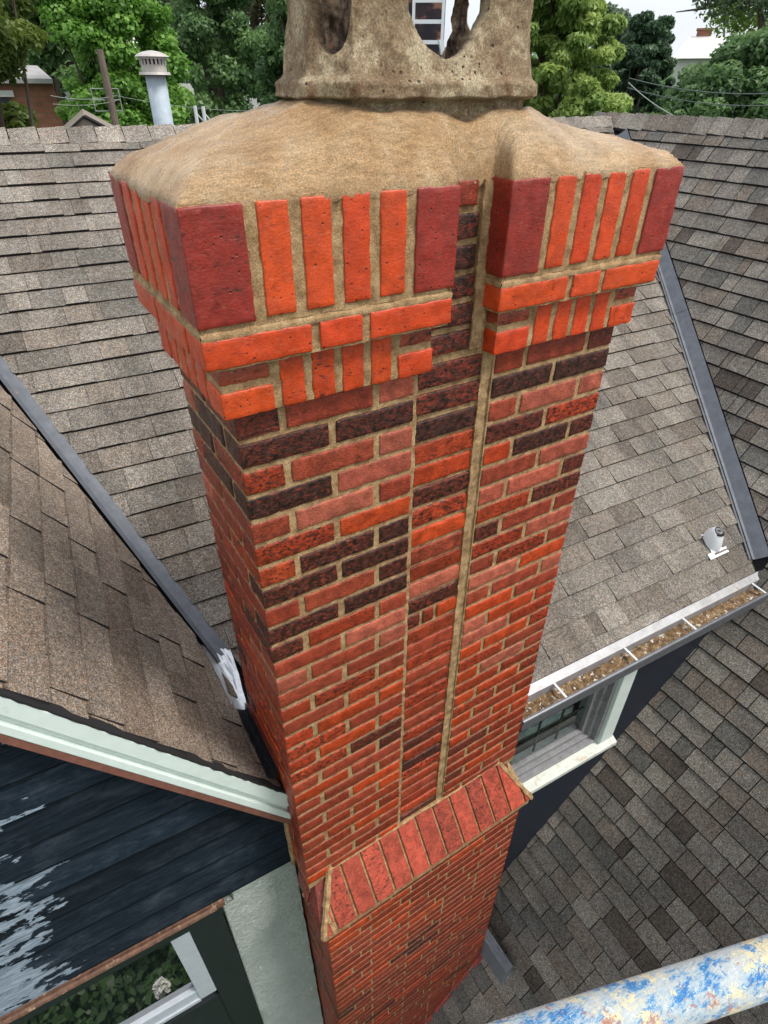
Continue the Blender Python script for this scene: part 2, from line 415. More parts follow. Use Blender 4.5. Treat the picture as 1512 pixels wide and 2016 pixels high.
c = mix(nt, c, (0.50, 0.53, 0.53), ramp(nt, noi(nt, pos(nt, (0.25, 2.2, 1.6), (0, 0, rad(-24))), 200, 5, 0.8), [(0.55, g3(0)), (0.60, g3(0.85))]))
nt.links.new(c, b.inputs['Base Color'])
bump(nt, b, noi(nt, v, 160, 6, 0.8), 0.003)
M_TUBE = m

def leaf_mat(name, c0, c1, c2, trans=0.45):
    m = bpy.data.materials.new(name); m.use_nodes = True; nt = m.node_tree
    b = nt.nodes['Principled BSDF']; out = nt.nodes['Material Output']
    a = attr(nt)
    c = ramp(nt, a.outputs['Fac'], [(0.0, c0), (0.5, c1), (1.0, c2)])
    nt.links.new(c, b.inputs['Base Color']); b.inputs['Roughness'].default_value = 0.5
    t = N(nt, 'ShaderNodeBsdfTranslucent'); nt.links.new(c, t.inputs['Color'])
    mx = N(nt, 'ShaderNodeMixShader'); mx.inputs[0].default_value = trans
    nt.links.new(b.outputs[0], mx.inputs[1]); nt.links.new(t.outputs[0], mx.inputs[2])
    nt.links.new(mx.outputs[0], out.inputs['Surface'])
    return m
L_BRIGHT = leaf_mat('maple_leaf', (0.06, 0.15, 0.026), (0.15, 0.32, 0.05), (0.28, 0.50, 0.09))
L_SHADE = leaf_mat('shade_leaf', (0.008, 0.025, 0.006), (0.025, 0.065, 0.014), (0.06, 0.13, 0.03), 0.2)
L_WARM = leaf_mat('warm_leaf', (0.05, 0.09, 0.018), (0.11, 0.17, 0.03), (0.19, 0.25, 0.05))
L_DARK = leaf_mat('dark_leaf', (0.042, 0.092, 0.034), (0.105, 0.20, 0.070), (0.21, 0.34, 0.12))
L_BLUE = leaf_mat('conifer_leaf', (0.026, 0.060, 0.032), (0.055, 0.115, 0.055), (0.105, 0.19, 0.085), 0.35)
L_FEATH = leaf_mat('feathery_leaf', (0.11, 0.20, 0.05), (0.26, 0.38, 0.09), (0.46, 0.56, 0.17))
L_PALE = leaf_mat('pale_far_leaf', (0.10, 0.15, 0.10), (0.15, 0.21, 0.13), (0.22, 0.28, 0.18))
L_OLIVE = leaf_mat('olive_far_leaf', (0.07, 0.085, 0.03), (0.13, 0.14, 0.06), (0.20, 0.21, 0.10))

# ------------------------------------------------------------------ house frame (turned 3 degrees from the chimney)
RH = rad(-3.159)
XD = Vector((math.cos(RH), math.sin(RH), 0)); ND = Vector((-math.sin(RH), math.cos(RH), 0))
def H(s, w_, z): return XD * s + ND * w_ + Vector((0, 0, z))

def plane_back(P): return -1.839 + 0.6535 * P.dot(ND)
def plane_right(P): return -5.725 + 1.3575 * P.x - 0.037 * P.y
def plane_left(P): return -1.47 - 1.57 * (0.996 * P.x - 0.087 * (P.y - 0.1))

# ------------------------------------------------------------------ ground and sky backdrop
M_GRASS = simple('lawn', (0.035, 0.085, 0.018), 0.95, 0, 0.5, 3, 0.05)
mb = MB(); mb.poly([(-300, -300, -7.5), (300, -300, -7.5), (300, 300, -7.5), (-300, 300, -7.5)])
mb.build('ground', M_GRASS, kind='structure')

# ------------------------------------------------------------------ bricks
def rbrick(mb, x0, x1, y0, y1, z0, z1, c, m=0, cell=0.016, r=0.0028, amp=0.0016, seed=None):
    """one brick as a rounded, slightly lumpy box with sub-divided faces"""
    s = random.random() * 50 if seed is None else seed
    lo = (x0, y0, z0); hi = (x1, y1, z1)
    def grid(a, b_): 
        n = max(2, int(round((b_ - a) / cell)))
        g = [a + (b_ - a) * i / n for i in range(n + 1)]
        e = min(r * 0.9, (b_ - a) * 0.2)
        return [a, a + e] + g[1:-1] + [b_ - e, b_]
    G = [grid(lo[k], hi[k]) for k in range(3)]
    V = []; idx = {}; Fc = []
    def vert(i, j, k):
        key = (i, j, k)
        if key in idx: return idx[key]
        p = [G[0][i], G[1][j], G[2][k]]
        q = [min(max(p[t], lo[t] + r), hi[t] - r) for t in range(3)]
        d = Vector(p) - Vector(q)
        if d.length > 1e-9:
            d = d.normalized() * r
        P = Vector(q) + d
        nv = noise.noise_vector(Vector((P.x * 38 + s, P.y * 38, P.z * 38))) * 0.8 + 1.1 * noise.noise_vector(Vector((P.x * 130 + s, P.y * 130, P.z * 130)))
        P = P + nv * amp
        idx[key] = len(V); V.append(P); return idx[key]
    n = [len(g) - 1 for g in G]
    for k in (0, n[2]):
        for i in range(n[0]):
            for j in range(n[1]):
                q = [vert(i, j, k), vert(i + 1, j, k), vert(i + 1, j + 1, k), vert(i, j + 1, k)]
                Fc.append(q if k else q[::-1])
    for j in (0, n[1]):
        for i in range(n[0]):
            for k in range(n[2]):
                q = [vert(i, j, k), vert(i + 1, j, k), vert(i + 1, j, k + 1), vert(i, j, k + 1)]
                Fc.append(q if j == 0 else q[::-1])
    for i in (0, n[0]):
        for j in range(n[1]):
            for k in range(n[2]):
                q = [vert(i, j, k), vert(i, j + 1, k), vert(i, j + 1, k + 1), vert(i, j, k + 1)]
                Fc.append(q[::-1] if i == 0 else q)
    mb.mesh(V, Fc, m, c)

COLS = {
    'D': ((0.22, 0.038, 0.020), 0.93), 'K': ((0.12, 0.03, 0.02), 0.98), 'B': ((0.24, 0.040, 0.020), 0.76),
    'M': ((0.44, 0.052, 0.015), 0.62), 'R': ((0.33, 0.054, 0.025), 0.34), 'P': ((0.44, 0.105, 0.062), 0.18),
    'O': ((0.47, 0.056, 0.012), 0.30), 'N': ((0.30, 0.040, 0.013), 0.46), 'X': ((0.46, 0.060, 0.017), 0.54)}
def bc(k, j=0.18):
    c, a = COLS[k]; f = 1 + random.uniform(-j, j); g = 1 + random.uniform(-j, j) * 0.5
    return (c[0] * f, c[1] * f * g, c[2] * f * g, min(1, max(0, a + random.uniform(-0.08, 0.08))))
def rk(): return random.choices('RNOMBDP', (32, 26, 17, 14, 6, 1, 4))[0]

W_, D_ = 1.097, 0.400
XL, XR = 0.432, 0.665
CH = 0.0677
chim = empty('brick_chimney', (0.55, 0.2, -4.5), label='tall red brick chimney with flared corbelled top and a cement crown rising between the roofs', cat='chimney')

# ---- shaft: mortar core and bricks
JB, JH = 0.0130, 0.0165
HB = CH - JB
REC = 0.0036
def grid_box(mb, x0, x1, y0, y1, z0, z1, step=0.03, amp=0.0016, faces='fblrtd', m=0):
    def g(a, b_): n = max(1, int((b_ - a) / step)); return [a + (b_ - a) * i / n for i in range(n + 1)]
    X, Y, Z = g(x0, x1), g(y0, y1), g(z0, z1)
    def sheet(A, B, f, flip):
        V = []
        for a in A:
            for b_ in B:
                P = Vector(f(a, b_)); V.append(P + noise.noise_vector(P * 40) * amp + noise.noise_vector(P * 110) * amp * 0.6)
        nb = len(B); Fc = []
        for i in range(len(A) - 1):
            for j in range(nb - 1):
                q = (i * nb + j, (i + 1) * nb + j, (i + 1) * nb + j + 1, i * nb + j + 1)
                Fc.append(q[::-1] if flip else q)
        mb.mesh(V, Fc, m)
    if 'f' in faces: sheet(X, Z, lambda a, b_: (a, y0, b_), False)
    if 'b' in faces: sheet(X, Z, lambda a, b_: (a, y1, b_), True)
    if 'l' in faces: sheet(Y, Z, lambda a, b_: (x0, a, b_), True)
    if 'r' in faces: sheet(Y, Z, lambda a, b_: (x1, a, b_), False)
    if 't' in faces: sheet(X, Y, lambda a, b_: (a, b_, z1), False)
    if 'd' in faces: sheet(X, Y, lambda a, b_: (a, b_, z0), True)

core = MB()
grid_box(core, REC, XL - 0.004, REC, D_ - REC, -2.06, 0.078, 0.022, 0.0009)
grid_box(core, XL - 0.012, XR + 0.006, 0.018, D_ - 0.012, -2.06, 0.44, 0.022, 0.0009)
grid_box(core, XR + 0.002, W_ - REC, REC, D_ - REC, -2.06, 0.078, 0.022, 0.0009)
# fat mortar fillet filling the inside corner by the right-hand stack, and a thin one on the left
for (xa, xb, yy, za, zb) in ((XR - 0.030, XR + 0.008, 0.0085, -2.02, 0.075), (XL - 0.004, XL + 0.010, 0.006, -2.02, 0.075)):
    grid_box(core, xa, xb, yy, 0.03, za, zb, 0.008, 0.0028, 'flrtd')
grid_box(core, 0.590, 0.624, 0.006, 0.03, 0.09, 0.445, 0.008, 0.004, 'flrtd')
core.build('shaft_mortar', M_MORTAR, chim, smooth=True)

LROWS = {1: 'BRP', 2: 'DD', 3: 'MRP', 4: 'DP', 5: 'RPR', 6: 'MO', 7: 'XDD', 8: 'DD', 9: 'RRD', 10: 'DD', 11: 'BNR', 12: 'RP', 13: 'PRP', 14: 'RR', 15: 'NMR',
         16: 'RX', 17: 'MOO', 18: 'MR', 19: 'MOM', 20: 'MB'}
MROW = {1: 'B', 2: 'B', 3: 'K', 4: 'X', 5: 'O', 6: 'B', 7: 'M', 8: 'O', 9: 'R', 10: 'N', 11: 'P', 12: 'B', 13: 'N', 14: 'N', 15: 'R', 16: 'X', 17: 'R', 18: 'N'}
RROWS = {1: 'NRB', 2: 'DD', 3: 'RPP', 4: 'BM', 5: 'ODD', 6: 'RP', 7: 'PPB', 8: 'MB', 9: 'BRR', 10: 'MP', 11: 'RMR', 12: 'PO', 13: 'RRP', 14: 'OR', 15: 'POM', 16: 'PM',
         17: 'OOM', 18: 'MR', 19: 'OPR', 20: 'MM'}
SLROWS = {1: 'BPD', 2: 'DPM', 3: 'DPB', 4: 'DRB', 5: 'RNR'}
shaft = MB()
def fr(a, b_, y, z0, z1, c, dep=0.095, cell=0.016, mbx=None, m=0, amp=0.0016):
    jx = random.uniform(-0.0015, 0.0015); jy = random.uniform(-0.0012, 0.0012)
    rbrick(mbx or shaft, a + max(jx, 0), b_ + min(jx, 0), y + jy, y + dep, z0, z1, c, m, cell, amp=amp)
def bond(panel, y, z0, z1, cols, x0, x1, deps, **k):
    hd, st = 0.093, 0.203
    if len(cols) == 3:
        xs = [(x0, x0 + hd), (x0 + hd + JH, x1 - hd - JH), (x1 - hd, x1)]
    else:
        mid = (x0 + x1) / 2; xs = [(x0, mid - JH / 2), (mid + JH / 2, x1)]
    for (a, b_), cc, dp in zip(xs, cols, deps): fr(a, b_, y, z0, z1, bc(cc), dp, **k)
for n in range(1, 32):
    z1 = -(n - 2) * CH + random.uniform(-0.0008, 0.0008); z0 = z1 - HB
    cell = 0.012 if n < 10 else (0.018 if n < 20 else 0.03)
    odd = n % 2 == 1
    L = LROWS.get(n) or ''.join(rk() for _ in range(3 if odd else 2))
    R_ = RROWS.get(n) or ''.join(rk() for _ in range(3 if odd else 2))
    # corner bricks run back along the sides: header on the front -> stretcher on the side
    bond('L', 0, z0, z1, L, 0, XL - 0.003, [0.2 if odd else 0.093] + [0.05] * 2, cell=cell)
    bond('R', 0, z0, z1, R_, XR + 0.006, W_, [0.05] * (len(R_) - 1) + [0.2 if odd else 0.093], cell=cell)
    mk = MROW.get(n) or rk()
    zz = 0.006 * math.sin(n * 1.3) - 0.002
    if n == 13:
        fr(XL + 0.013, XL + 0.06, 0.012, z0, z1, bc('B'), 0.05, cell); fr(XL + 0.073, XL + 0.115, 0.012, z0, z1, bc('N'), 0.05, cell); fr(XL + 0.128, XR - 0.024, 0.012, z0, z1, bc('O'), 0.05, cell)
    else:
        fr(XL + 0.013, XR - 0.024, 0.012, z0 + zz * 0.4, z1 + zz * 0.4, bc(mk), 0.05, cell)
    # left, right and rear sides
    for xs_ in (0, 1):
        c3 = SLROWS.get(n, '') if xs_ == 0 else ''
        ys = [(0.2 + JH, D_)] if odd else [(0.093 + JH, 0.293 + JH * 0.5), (0.293 + JH * 1.5, D_)]
        for i, (a, b_) in enumerate(ys):
            cc = c3[i] if i < len(c3) else rk()
            if xs_ == 0: rbrick(shaft, 0.0, 0.05, a, b_, z0, z1, bc(cc), 0, max(cell, 0.016))
            else: rbrick(shaft, W_ - 0.05, W_, a, b_, z0, z1, bc(cc), 0, 0.03)
    x = 0.0 + (0.105 if odd else 0.0)
    while x < W_ - 0.08:
        e = min(x + 0.2, W_); rbrick(shaft, x + 0.052, e, D_ - 0.04, D_ + 0.0015, z0, z1, bc(rk()), 0, 0.05); x = e + JH
shaft.build('shaft_brickwork', M_BRICK, chim, smooth=True)

# narrow brick strip standing back between the two corbelled heads
strip = MB()
for i, k_ in enumerate('BDDDDR'):
    z1 = 0.085 + 0.0045 + (i + 1) * 0.0615 - 0.0135
    z0 = z1 - 0.0465
    xr_ = (0.625, 0.592, 0.590, 0.585, 0.585, 0.580)[i]
    fr(XL + 0.012, xr_, 0.010, z0, z1, bc(k_), 0.05, 0.010, strip)
strip.build('recessed_brick_strip', M_BRICK, chim, smooth=True)

# ---- corbelled head
PX1, PX2, PX3 = 0.026, 0.0504, 0.052
Z3B, Z3T = 0.0752, 0.176
Z2B, Z2T = 0.187, 0.2403
Z1B, Z1T = 0.2615, 0.448
hm = MB()
OR_ = (0.55, 0.058, 0.011); DRD = (0.265, 0.025, 0.016)
def oc(j=0.10, a=0.12): 
    f = 1 + random.uniform(-j, j); return (OR_[0] * f, OR_[1] * f * (1 + random.uniform(-.15, .15)), OR_[2] * f, a + random.uniform(0, .1))
def dc(a=0.1):
    f = 1 + random.uniform(-.12, .12); return (DRD[0] * f, DRD[1] * f, DRD[2] * f, a + random.uniform(0, .1))
def run(a, b_, widths, gaps_at_ends=False):
    """split a..b into bricks of the given nominal widths with equal joints"""
    g = ((b_ - a) - sum(widths)) / (len(widths) - 1); o = []; x = a
    for w0 in widths: o.append((x, x + w0)); x += w0 + g
    return o
for (bx0, bx1) in ((0.0, XL), (XR, W_)):
    small = MB(); belt = MB(); sold = MB()
    for p, za, zb, mm in ((PX1 - 0.004, Z3B + 0.002, Z2B + 0.006, 0), (PX2 - 0.004, Z2B - 0.004, Z2T + 0.004, 0), (PX3 - 0.005, Z1B - 0.008, Z1T + 0.004, 0)):
        grid_box(hm, bx0 - p, bx1 + p, -p, D_ + p, za, zb, 0.012, 0.0022)
    # mortar ledge weathered over the stretcher belt
    n_ = 44; p0 = PX2 - 0.001
    V = []; Fc = []
    ring = [(-p0, -p0), (1, -p0), (1, 1), (-p0, 1)]
    for e in range(4):
        c4 = [(bx0 - p0, -p0), (bx1 + p0, -p0), (bx1 + p0, D_ + p0), (bx0 - p0, D_ + p0)]
        a2, b2 = Vector((*c4[e], 0)), Vector((*c4[(e + 1) % 4], 0)); nrm = (b2 - a2).normalized().cross(Vector((0, 0, 1)))
        for i in range(n_ + 1):
            q = a2.lerp(b2, i / n_); nz = noise.noise(q * 30) * 0.003
            for (o_, z_) in ((0.0, Z2T - 0.001), (0.0025, Z2T + 0.0085), (-0.004, Z2T + 0.0135 + nz), (-0.012, Z1B + 0.001)):
                V.append(q + nrm * (o_ + nz * 0.4) + Vector((0, 0, z_)))
        b0 = e * (n_ + 1) * 4
        for i in range(n_):
            for j in range(3): Fc.append((b0 + i * 4 + j, b0 + (i + 1) * 4 + j, b0 + (i + 1) * 4 + j + 1, b0 + i * 4 + j + 1))
    hm.mesh(V, Fc)
    # lowest corbel: little upright bricks between stacked corner bricks
    a, b_ = bx0 - PX1, bx1 + PX1; y = -PX1
    rr_ = run(a, b_, [0.105, 0.050, 0.050, 0.050, 0.050, 0.090])
    for i, (xa, xb) in enumerate(rr_):
        if i in (0, 5):
            rbrick(small, xa, xb, y, 0.06, Z3B, Z3B + 0.054, oc(), 0, 0.010)
            rbrick(small, xa + 0.003, xb - 0.004, y + 0.003, 0.06, Z3B + 0.069, Z3T - 0.002, (0.33, 0.06, 0.03, 0.5), 0, 0.010)
        else: rbrick(small, xa, xb, y + 0.001, 0.06, Z3B + 0.001, Z3T + 0.004, oc(a=0.25), 0, 0.010)
    # belt
    a, b_ = bx0 - PX2, bx1 + PX2; y = -PX2
    for i, (xa, xb) in enumerate(run(a, b_, [0.208, 0.092, 0.198])):
        rbrick(belt, xa, xb, y, 0.045 if i == 1 else 0.043, Z2B, Z2T, oc(), 0, 0.010)
    # soldiers
    a, b_ = bx0 - PX3, bx1 + PX3; y = -PX3
    for i, (xa, xb) in enumerate(run(a, b_, [0.104, 0.056, 0.056, 0.055, 0.056, 0.098])):
        if i in (0, 5): rbrick(sold, xa, xb, y, 0.048, Z1B, Z1T, dc(0.28 if (i == 0 and bx0 == 0) else 0.1), 0, 0.010, 0.003, 0.0012)
        else: rbrick(sold, xa, xb, y + 0.0015, 0.045, Z1B + 0.004, Z1T, oc(), 0, 0.010, 0.003, 0.0012)
    # sides
    for side in (0, 1):
        X = (bx0, bx1)[side]; sg = (-1, 1)[side]
        def sb(mb_, p, ya, yb, za, zb, c):
            xs_ = sorted((X + sg * p, X + sg * (p - 0.05))); rbrick(mb_, xs_[0], xs_[1], ya, yb, za, zb, c, 0, 0.014, 0.003, 0.0012)
        for (ya, yb) in run(0.06 + 0.016, D_ + PX1 - 0.0, [0.050] * 4 + [0.085]): sb(small, PX1 - 0.001, ya, yb, Z3B + 0.001, Z3T + 0.002, oc())
        for (ya, yb) in run(0.045 + 0.014, D_ + PX2, [0.196, 0.180]): sb(belt, PX2, ya, yb, Z2B, Z2T, oc())
        for i, (ya, yb) in enumerate(run(0.048 + 0.018, D_ + PX3, [0.050] * 4 + [0.088])):
            sb(sold, PX3 - 0.001, ya, yb, Z1B + 0.003, Z1T, oc() if i < 4 else dc())
    for (xa, xb) in run(bx0 - PX3 + 0.06, bx1 + PX3 - 0.06, [0.056] * 5): rbrick(sold, xa, xb, D_, D_ + PX3, Z1B, Z1T, oc(), 0, 0.04)
    for (xa, xb) in run(bx0 - PX2 + 0.06, bx1 + PX2 - 0.06, [0.19, 0.19]): rbrick(belt, xa, xb, D_, D_ + PX2, Z2B, Z2T, oc(), 0, 0.04)
    small.build('upright_header_course', M_SMOOTH, chim, smooth=True)
    belt.build('stretcher_belt', M_SMOOTH, chim, smooth=True)
    sold.build('soldier_course', M_SMOOTH, chim, smooth=True)
hm.build('head_mortar', M_MORTAR, chim, smooth=True)

# ---- cement crown
PZ = 0.050
def dseg(p, a, b_):
    ab = b_ - a; t = max(0, min(1, (p - a).dot(ab) / ab.length_squared)); return (p - a - ab * t).length
NX0, NX1, NY = 0.486, 0.616, 0.010
OUT = [Vector(q) for q in ((-PZ, -PZ), (NX0, -PZ), (NX0, NY), (NX1, NY), (NX1, -PZ), (W_ + PZ, -PZ), (W_ + PZ, D_ + PZ), (-PZ, D_ + PZ))]
PX0, PX1_, PY0, PY1, CC = 0.215, 0.790, 0.030, 0.375, 0.088
OCT = [Vector(q) for q in ((0.303, 0.030), (0.702, 0.030), (0.790, 0.118), (0.790, 0.270), (0.705, 0.345), (0.360, 0.345), (0.262, 0.250), (0.245, 0.100))]
def inside_oct(p):
    return all((OCT[(i + 1) % 8] - OCT[i]).cross(p - OCT[i]) >= 0 for i in range(8))
def crown_z(x, y):
    p = Vector((x, y))
    do = min(dseg(p, OUT[i], OUT[(i + 1) % 8]) for i in range(8) if i not in (1, 2, 3))
    dn = min(dseg(p, OUT[i], OUT[i + 1]) for i in (1, 2, 3)) + 0.0
    di = 0 if inside_oct(p) else min(dseg(p, OCT[i], OCT[(i + 1) % 8]) for i in range(8))
    do = min(do, dn * 1.6)
    t = do / (do + di + 1e-6)
    top = 0.549 + 0.030 * max(0, min(1, (0.35 - x) / 0.2))
    z = 0.4505 + (top - 0.4505) * (t ** 0.80) + 0.012 * min(1, do / 0.03)
    # the wash sags into the slot between the two heads
    g = math.exp(-((x - 0.556) / 0.046) ** 2) * max(0, 1 - max(0, y - 0.010) / 0.085)
    z -= 0.030 * g * (0.35 + 0.65 * min(1, t * 3))
    z += 0.005 * noise.noise(Vector((x * 9, y * 9, 3))) + 0.0035 * noise.noise(Vector((x * 26, y * 34, 1))) + 0.0014 * noise.noise(Vector((x * 60, y * 90, 1)))
    return z
cr = MB(); st = 0.0075
xs = sorted(set([round(-PZ + i * (NX0 + PZ) / 70, 5) for i in range(71)] + [round(NX0 + i * (NX1 - NX0) / 17, 5) for i in range(18)] + [round(NX1 + i * (W_ + PZ - NX1) / 70, 5) for i in range(71)]))
ys = sorted(set([round(-PZ + i * (NY + PZ) / 8, 5) for i in range(9)] + [round(NY + i * (D_ + PZ - NY) / 56, 5) for i in range(57)]))
V = []; Fc = []; ix = {}
def ok(i, j): return not (NX0 - 1e-6 < (xs[i] + xs[i + 1]) / 2 < NX1 and ys[j + 1] <= NY + 1e-4)
cells = {(i, j) for i in range(len(xs) - 1) for j in range(len(ys) - 1) if ok(i, j)}
def onb(i, j):
    return sum(((i + a, j + b_) in cells) for a in (-1, 0) for b_ in (-1, 0)) < 4
for (i, j) in cells:
    q = []
    for (a, b_) in ((i, j), (i + 1, j), (i + 1, j + 1), (i, j + 1)):
        if (a, b_) not in ix:
            x, y = xs[a], ys[b_]; z = crown_z(x, y)
            if onb(a, b_):
                nv = noise.noise_vector(Vector((x * 26, y * 26, 9))); nf = noise.noise_vector(Vector((x * 95, y * 95, 4)))
                cx_, cy_ = (x - 0.55), (y - 0.2)
                x += nv.x * 0.006 + nf.x * 0.003 + 0.002 * (1 if cx_ > 0 else -1); y += nv.y * 0.005 + nf.y * 0.003; z = z - 0.002 + nf.z * 0.003
            ix[(a, b_)] = len(V); V.append(Vector((x, y, z)))
        q.append(ix[(a, b_)])
    Fc.append(q)
# skirt
for (i, j) in cells:
    for (da, e0, e1) in (((-1, 0), (i, j + 1), (i, j)), ((1, 0), (i + 1, j), (i + 1, j + 1)), ((0, -1), (i, j), (i + 1, j)), ((0, 1), (i + 1, j + 1), (i, j + 1))):
        if (i + da[0], j + da[1]) not in cells:
            a, b_ = ix[e0], ix[e1]; n0 = len(V)
            for q in (a, b_):
                P = V[q].copy(); P.z -= 0.011 + 0.006 * noise.noise(P * 60); P.x += 0.004 * (0.55 - P.x) ; P.y += 0.003 * (1 if P.y < 0.2 else -1); V.append(P)
            Fc.append((b_, a, n0, n0 + 1))
cr.mesh(V, Fc)
cr.build('cement_crown', M_CROWN, chim, smooth=True)

# ---- weathering ledge of sloping bricks
LZ0, LZ1 = -2.192, -2.000           # outer lower edge, upper edge at the shaft
LX0, LX1, LY = -0.012, 1.109, -0.142
led = MB(); ledm = MB()
A = [Vector(q) for q in ((LX0, LY, LZ0), (LX1, LY, LZ0), (LX1 - 0.11, 0.004, LZ1), (LX0 + 0.11, 0.004, LZ1), (LX0, 0.10, LZ0 + 0.03), (LX1, 0.10, LZ0 + 0.03), (LX0 + 0.02, 0.10, LZ1 - 0.03), (LX1 - 0.02, 0.10, LZ1 - 0.03))]
def inset(P, d): return P + Vector((0.006 if P.x < 0.5 else -0.006, 0.006, -d))
B_ = [inset(p, 0.004) for p in A]
low = [Vector((p.x, p.y, LZ0 - 0.05)) for p in (B_[0], B_[1], B_[5], B_[4])]
ledm.poly([B_[0], B_[1], B_[2], B_[3]]); ledm.poly([B_[4], B_[0], B_[3], B_[6]]); ledm.poly([B_[1], B_[5], B_[7], B_[2]])
ledm.poly([low[0], low[1], B_[1], B_[0]]); ledm.poly([low[3], low[0], B_[0], B_[4]]); ledm.poly([low[1], low[2], B_[5], B_[1]])
# mortar smeared over the hips and along the top
for a, b_, r_ in ((A[0], A[3], 0.016), (A[0].lerp(A[3], 0.35) + Vector((0.004, 0, 0)), A[0] + Vector((0.05, 0.0, 0.0)), 0.011), (A[1], A[2], 0.013), (A[1].lerp(A[2], 0.6), A[1].lerp(A[5], 0.8), 0.012), (A[3], A[2], 0.008), (A[0].lerp(A[4], 0.75), A[3], 0.014)):
    pts = [a.lerp(b_, i / 14) + noise.noise_vector(Vector((i * .9, a.x * 9, 2))) * 0.004 for i in range(15)]
    ledm.tube(pts, [r_ * (0.6 + 0.6 * abs(noise.noise(Vector((i * .7, r_ * 900, 1))))) + 0.002 for i in range(15)], 6)
ledm.build('ledge_mortar', M_MORTAR, chim, smooth=False)
nfront = (A[1] - A[0]).cross(A[3] - A[0]).normalized()
dv = (Vector((0, 0.004 - LY, LZ1 - LZ0)))
def ledge_brick(x0, x1, c):
    # clip by the hips
    pts = []
    def vmax(x): 
        return max(0.0, min(1.0, (x - LX0) / 0.11, (LX1 - x) / 0.11))
    xs_ = [x0 + (x1 - x0) * i / 4 for i in range(5)]
    bot = [Vector((x, LY, LZ0)) for x in xs_]
    top = [Vector((x, LY, LZ0)) + dv * max(0.02, vmax(x) - (0.0 if 0.10 < x < 1.0 else 0.05)) for x in xs_]
    poly = bot + top[::-1]
    poly = [p + nfront * 0.004 + noise.noise_vector(p * 40) * 0.0022 for p in poly]
    led.prism([p for p in poly], -nfront * 0.03, 0, c)
x = 0.036; pitch = 0.0925; wj = 0.0115
xx = [LX0 + 0.003, 0.046] ; cx = []
xj = 0.052
cx.append((LX0 + 0.002, 0.046))
while xj < LX1 - 0.06:
    cx.append((xj + wj / 2, min(xj + pitch - wj / 2, LX1 - 0.002))); xj += pitch
if LX1 - xj > 0.02: cx.append((xj + wj / 2, LX1 - 0.002))
for (a, b_) in cx:
    f = random.uniform(0.8, 1.15); led_c = (0.44 * f, 0.074 * f, 0.042 * f, random.choice((0.15, 0.2, 0.35, 0.5)))
    ledge_brick(a, b_, led_c)
for (q0, q1, q2, q3) in ((A[4], A[0], A[3], A[6]), (A[1], A[5], A[7], A[2])):
    nn = (q1 - q0).cross(q3 - q0).normalized()
    for (t0, t1) in ((0.0, 0.40), (0.46, 0.95)):
        a, b_ = q0.lerp(q1, t0), q0.lerp(q1, t1); c_, d_ = q3.lerp(q2, t1), q3.lerp(q2, t0)
        c_ = a.lerp(c_, 0.82) if t1 > .9 else c_.lerp(b_, .1)
        led.prism([a + nn * .004, b_ + nn * .004, c_ + nn * .004, d_ + nn * .004], -nn * 0.02, 0, (0.25, 0.05, 0.035, 0.45))
led.build('ledge_bricks', M_BRICK, chim, bevel=0.0025)

# ---- lower stack
base = MB(); bm_ = MB()
BX0, BX1, BY = 0.017, 1.080, -0.113
grid_box(bm_, BX0 + 0.0022, BX1 - 0.0022, BY + 0.0022, D_, -5.6, LZ0 + 0.01, 0.04, 0.0004, 'flr')
bm_.build('lower_mortar', M_MORTAR, chim, smooth=True)
zc = LZ0 - 0.024; n = 0
JB2 = 0.0132
while zc > -5.5:
    z1, z0 = zc, zc - CH + JB2
    pat = n % 4
    x = BX0; first = True
    wd = {0: [0.20], 1: [0.095], 2: [0.20], 3: [0.145]}[pat][0]
    while x < BX1 - 0.03:
        w0 = wd if first else (0.203 if random.random() < 0.93 else 0.095)
        e = x + w0
        if BX1 - e < 0.06: e = BX1
        k_ = random.choices('RNOMB', (36, 34, 14, 8, 6))[0]
        c = bc(k_); c = (c[0] * 0.95, c[1] * 0.95, c[2] * 0.9, c[3])
        dep = 0.09 if (first and w0 > 0.15) else (0.2 if first else 0.05)
        rbrick(base, x, e, BY + random.uniform(-0.001, 0.0005), BY + dep, z0, z1, c, 0, 0.05, 0.002, 0.0006)
        if first: d0 = dep
        x = e + 0.011; first = False
    y = BY + d0 + 0.011
    while y < D_ - 0.03:
        e = min(y + 0.2, D_)
        rbrick(base, BX0, BX0 + 0.05, y, e, z0, z1, bc(random.choice('RNNBD')), 0, 0.06, 0.003, 0.001)
        rbrick(base, BX1 - 0.05, BX1, y, e, z0, z1, bc(random.choice('RNNB')), 0, 0.06, 0.003, 0.001); y = e + 0.011
    zc -= CH; n += 1
base.build('lower_brickwork', M_BRICK, chim, smooth=True)

# ------------------------------------------------------------------ chimney pot
pot = MB()
def oct_point(s, grow=0.0):
    """s in metres round the octagon, returns point and outward normal"""
    per = [(OCT[(i + 1) % 8] - OCT[i]).length for i in range(8)]; tot = sum(per); s = s % tot
    for i in range(8):
        if s <= per[i]: break
        s -= per[i]
    a, b_ = OCT[i], OCT[(i + 1) % 8]; p = a.lerp(b_, s / per[i])
    nn = Vector(((b_ - a).y, -(b_ - a).x)).normalized()
    # ease the arris
    k = min(s, per[i] - s); nb = (i - 1) % 8 if s < per[i] / 2 else (i + 1) % 8
    a2, b2 = OCT[nb], OCT[(nb + 1) % 8]; n2 = Vector(((b2 - a2).y, -(b2 - a2).x)).normalized()
    f = max(0, 1 - k / 0.02) * 0.5
    nn2 = (nn * (1 - f) + n2 * f).normalized()
    return p, nn2
PER = [(OCT[(i + 1) % 8] - OCT[i]).length for i in range(8)]; TOT = sum(PER)
def cum(i): return sum(PER[:i])
NS, Z0P, Z1P = 460, 0.530, 1.12
NZ = 160
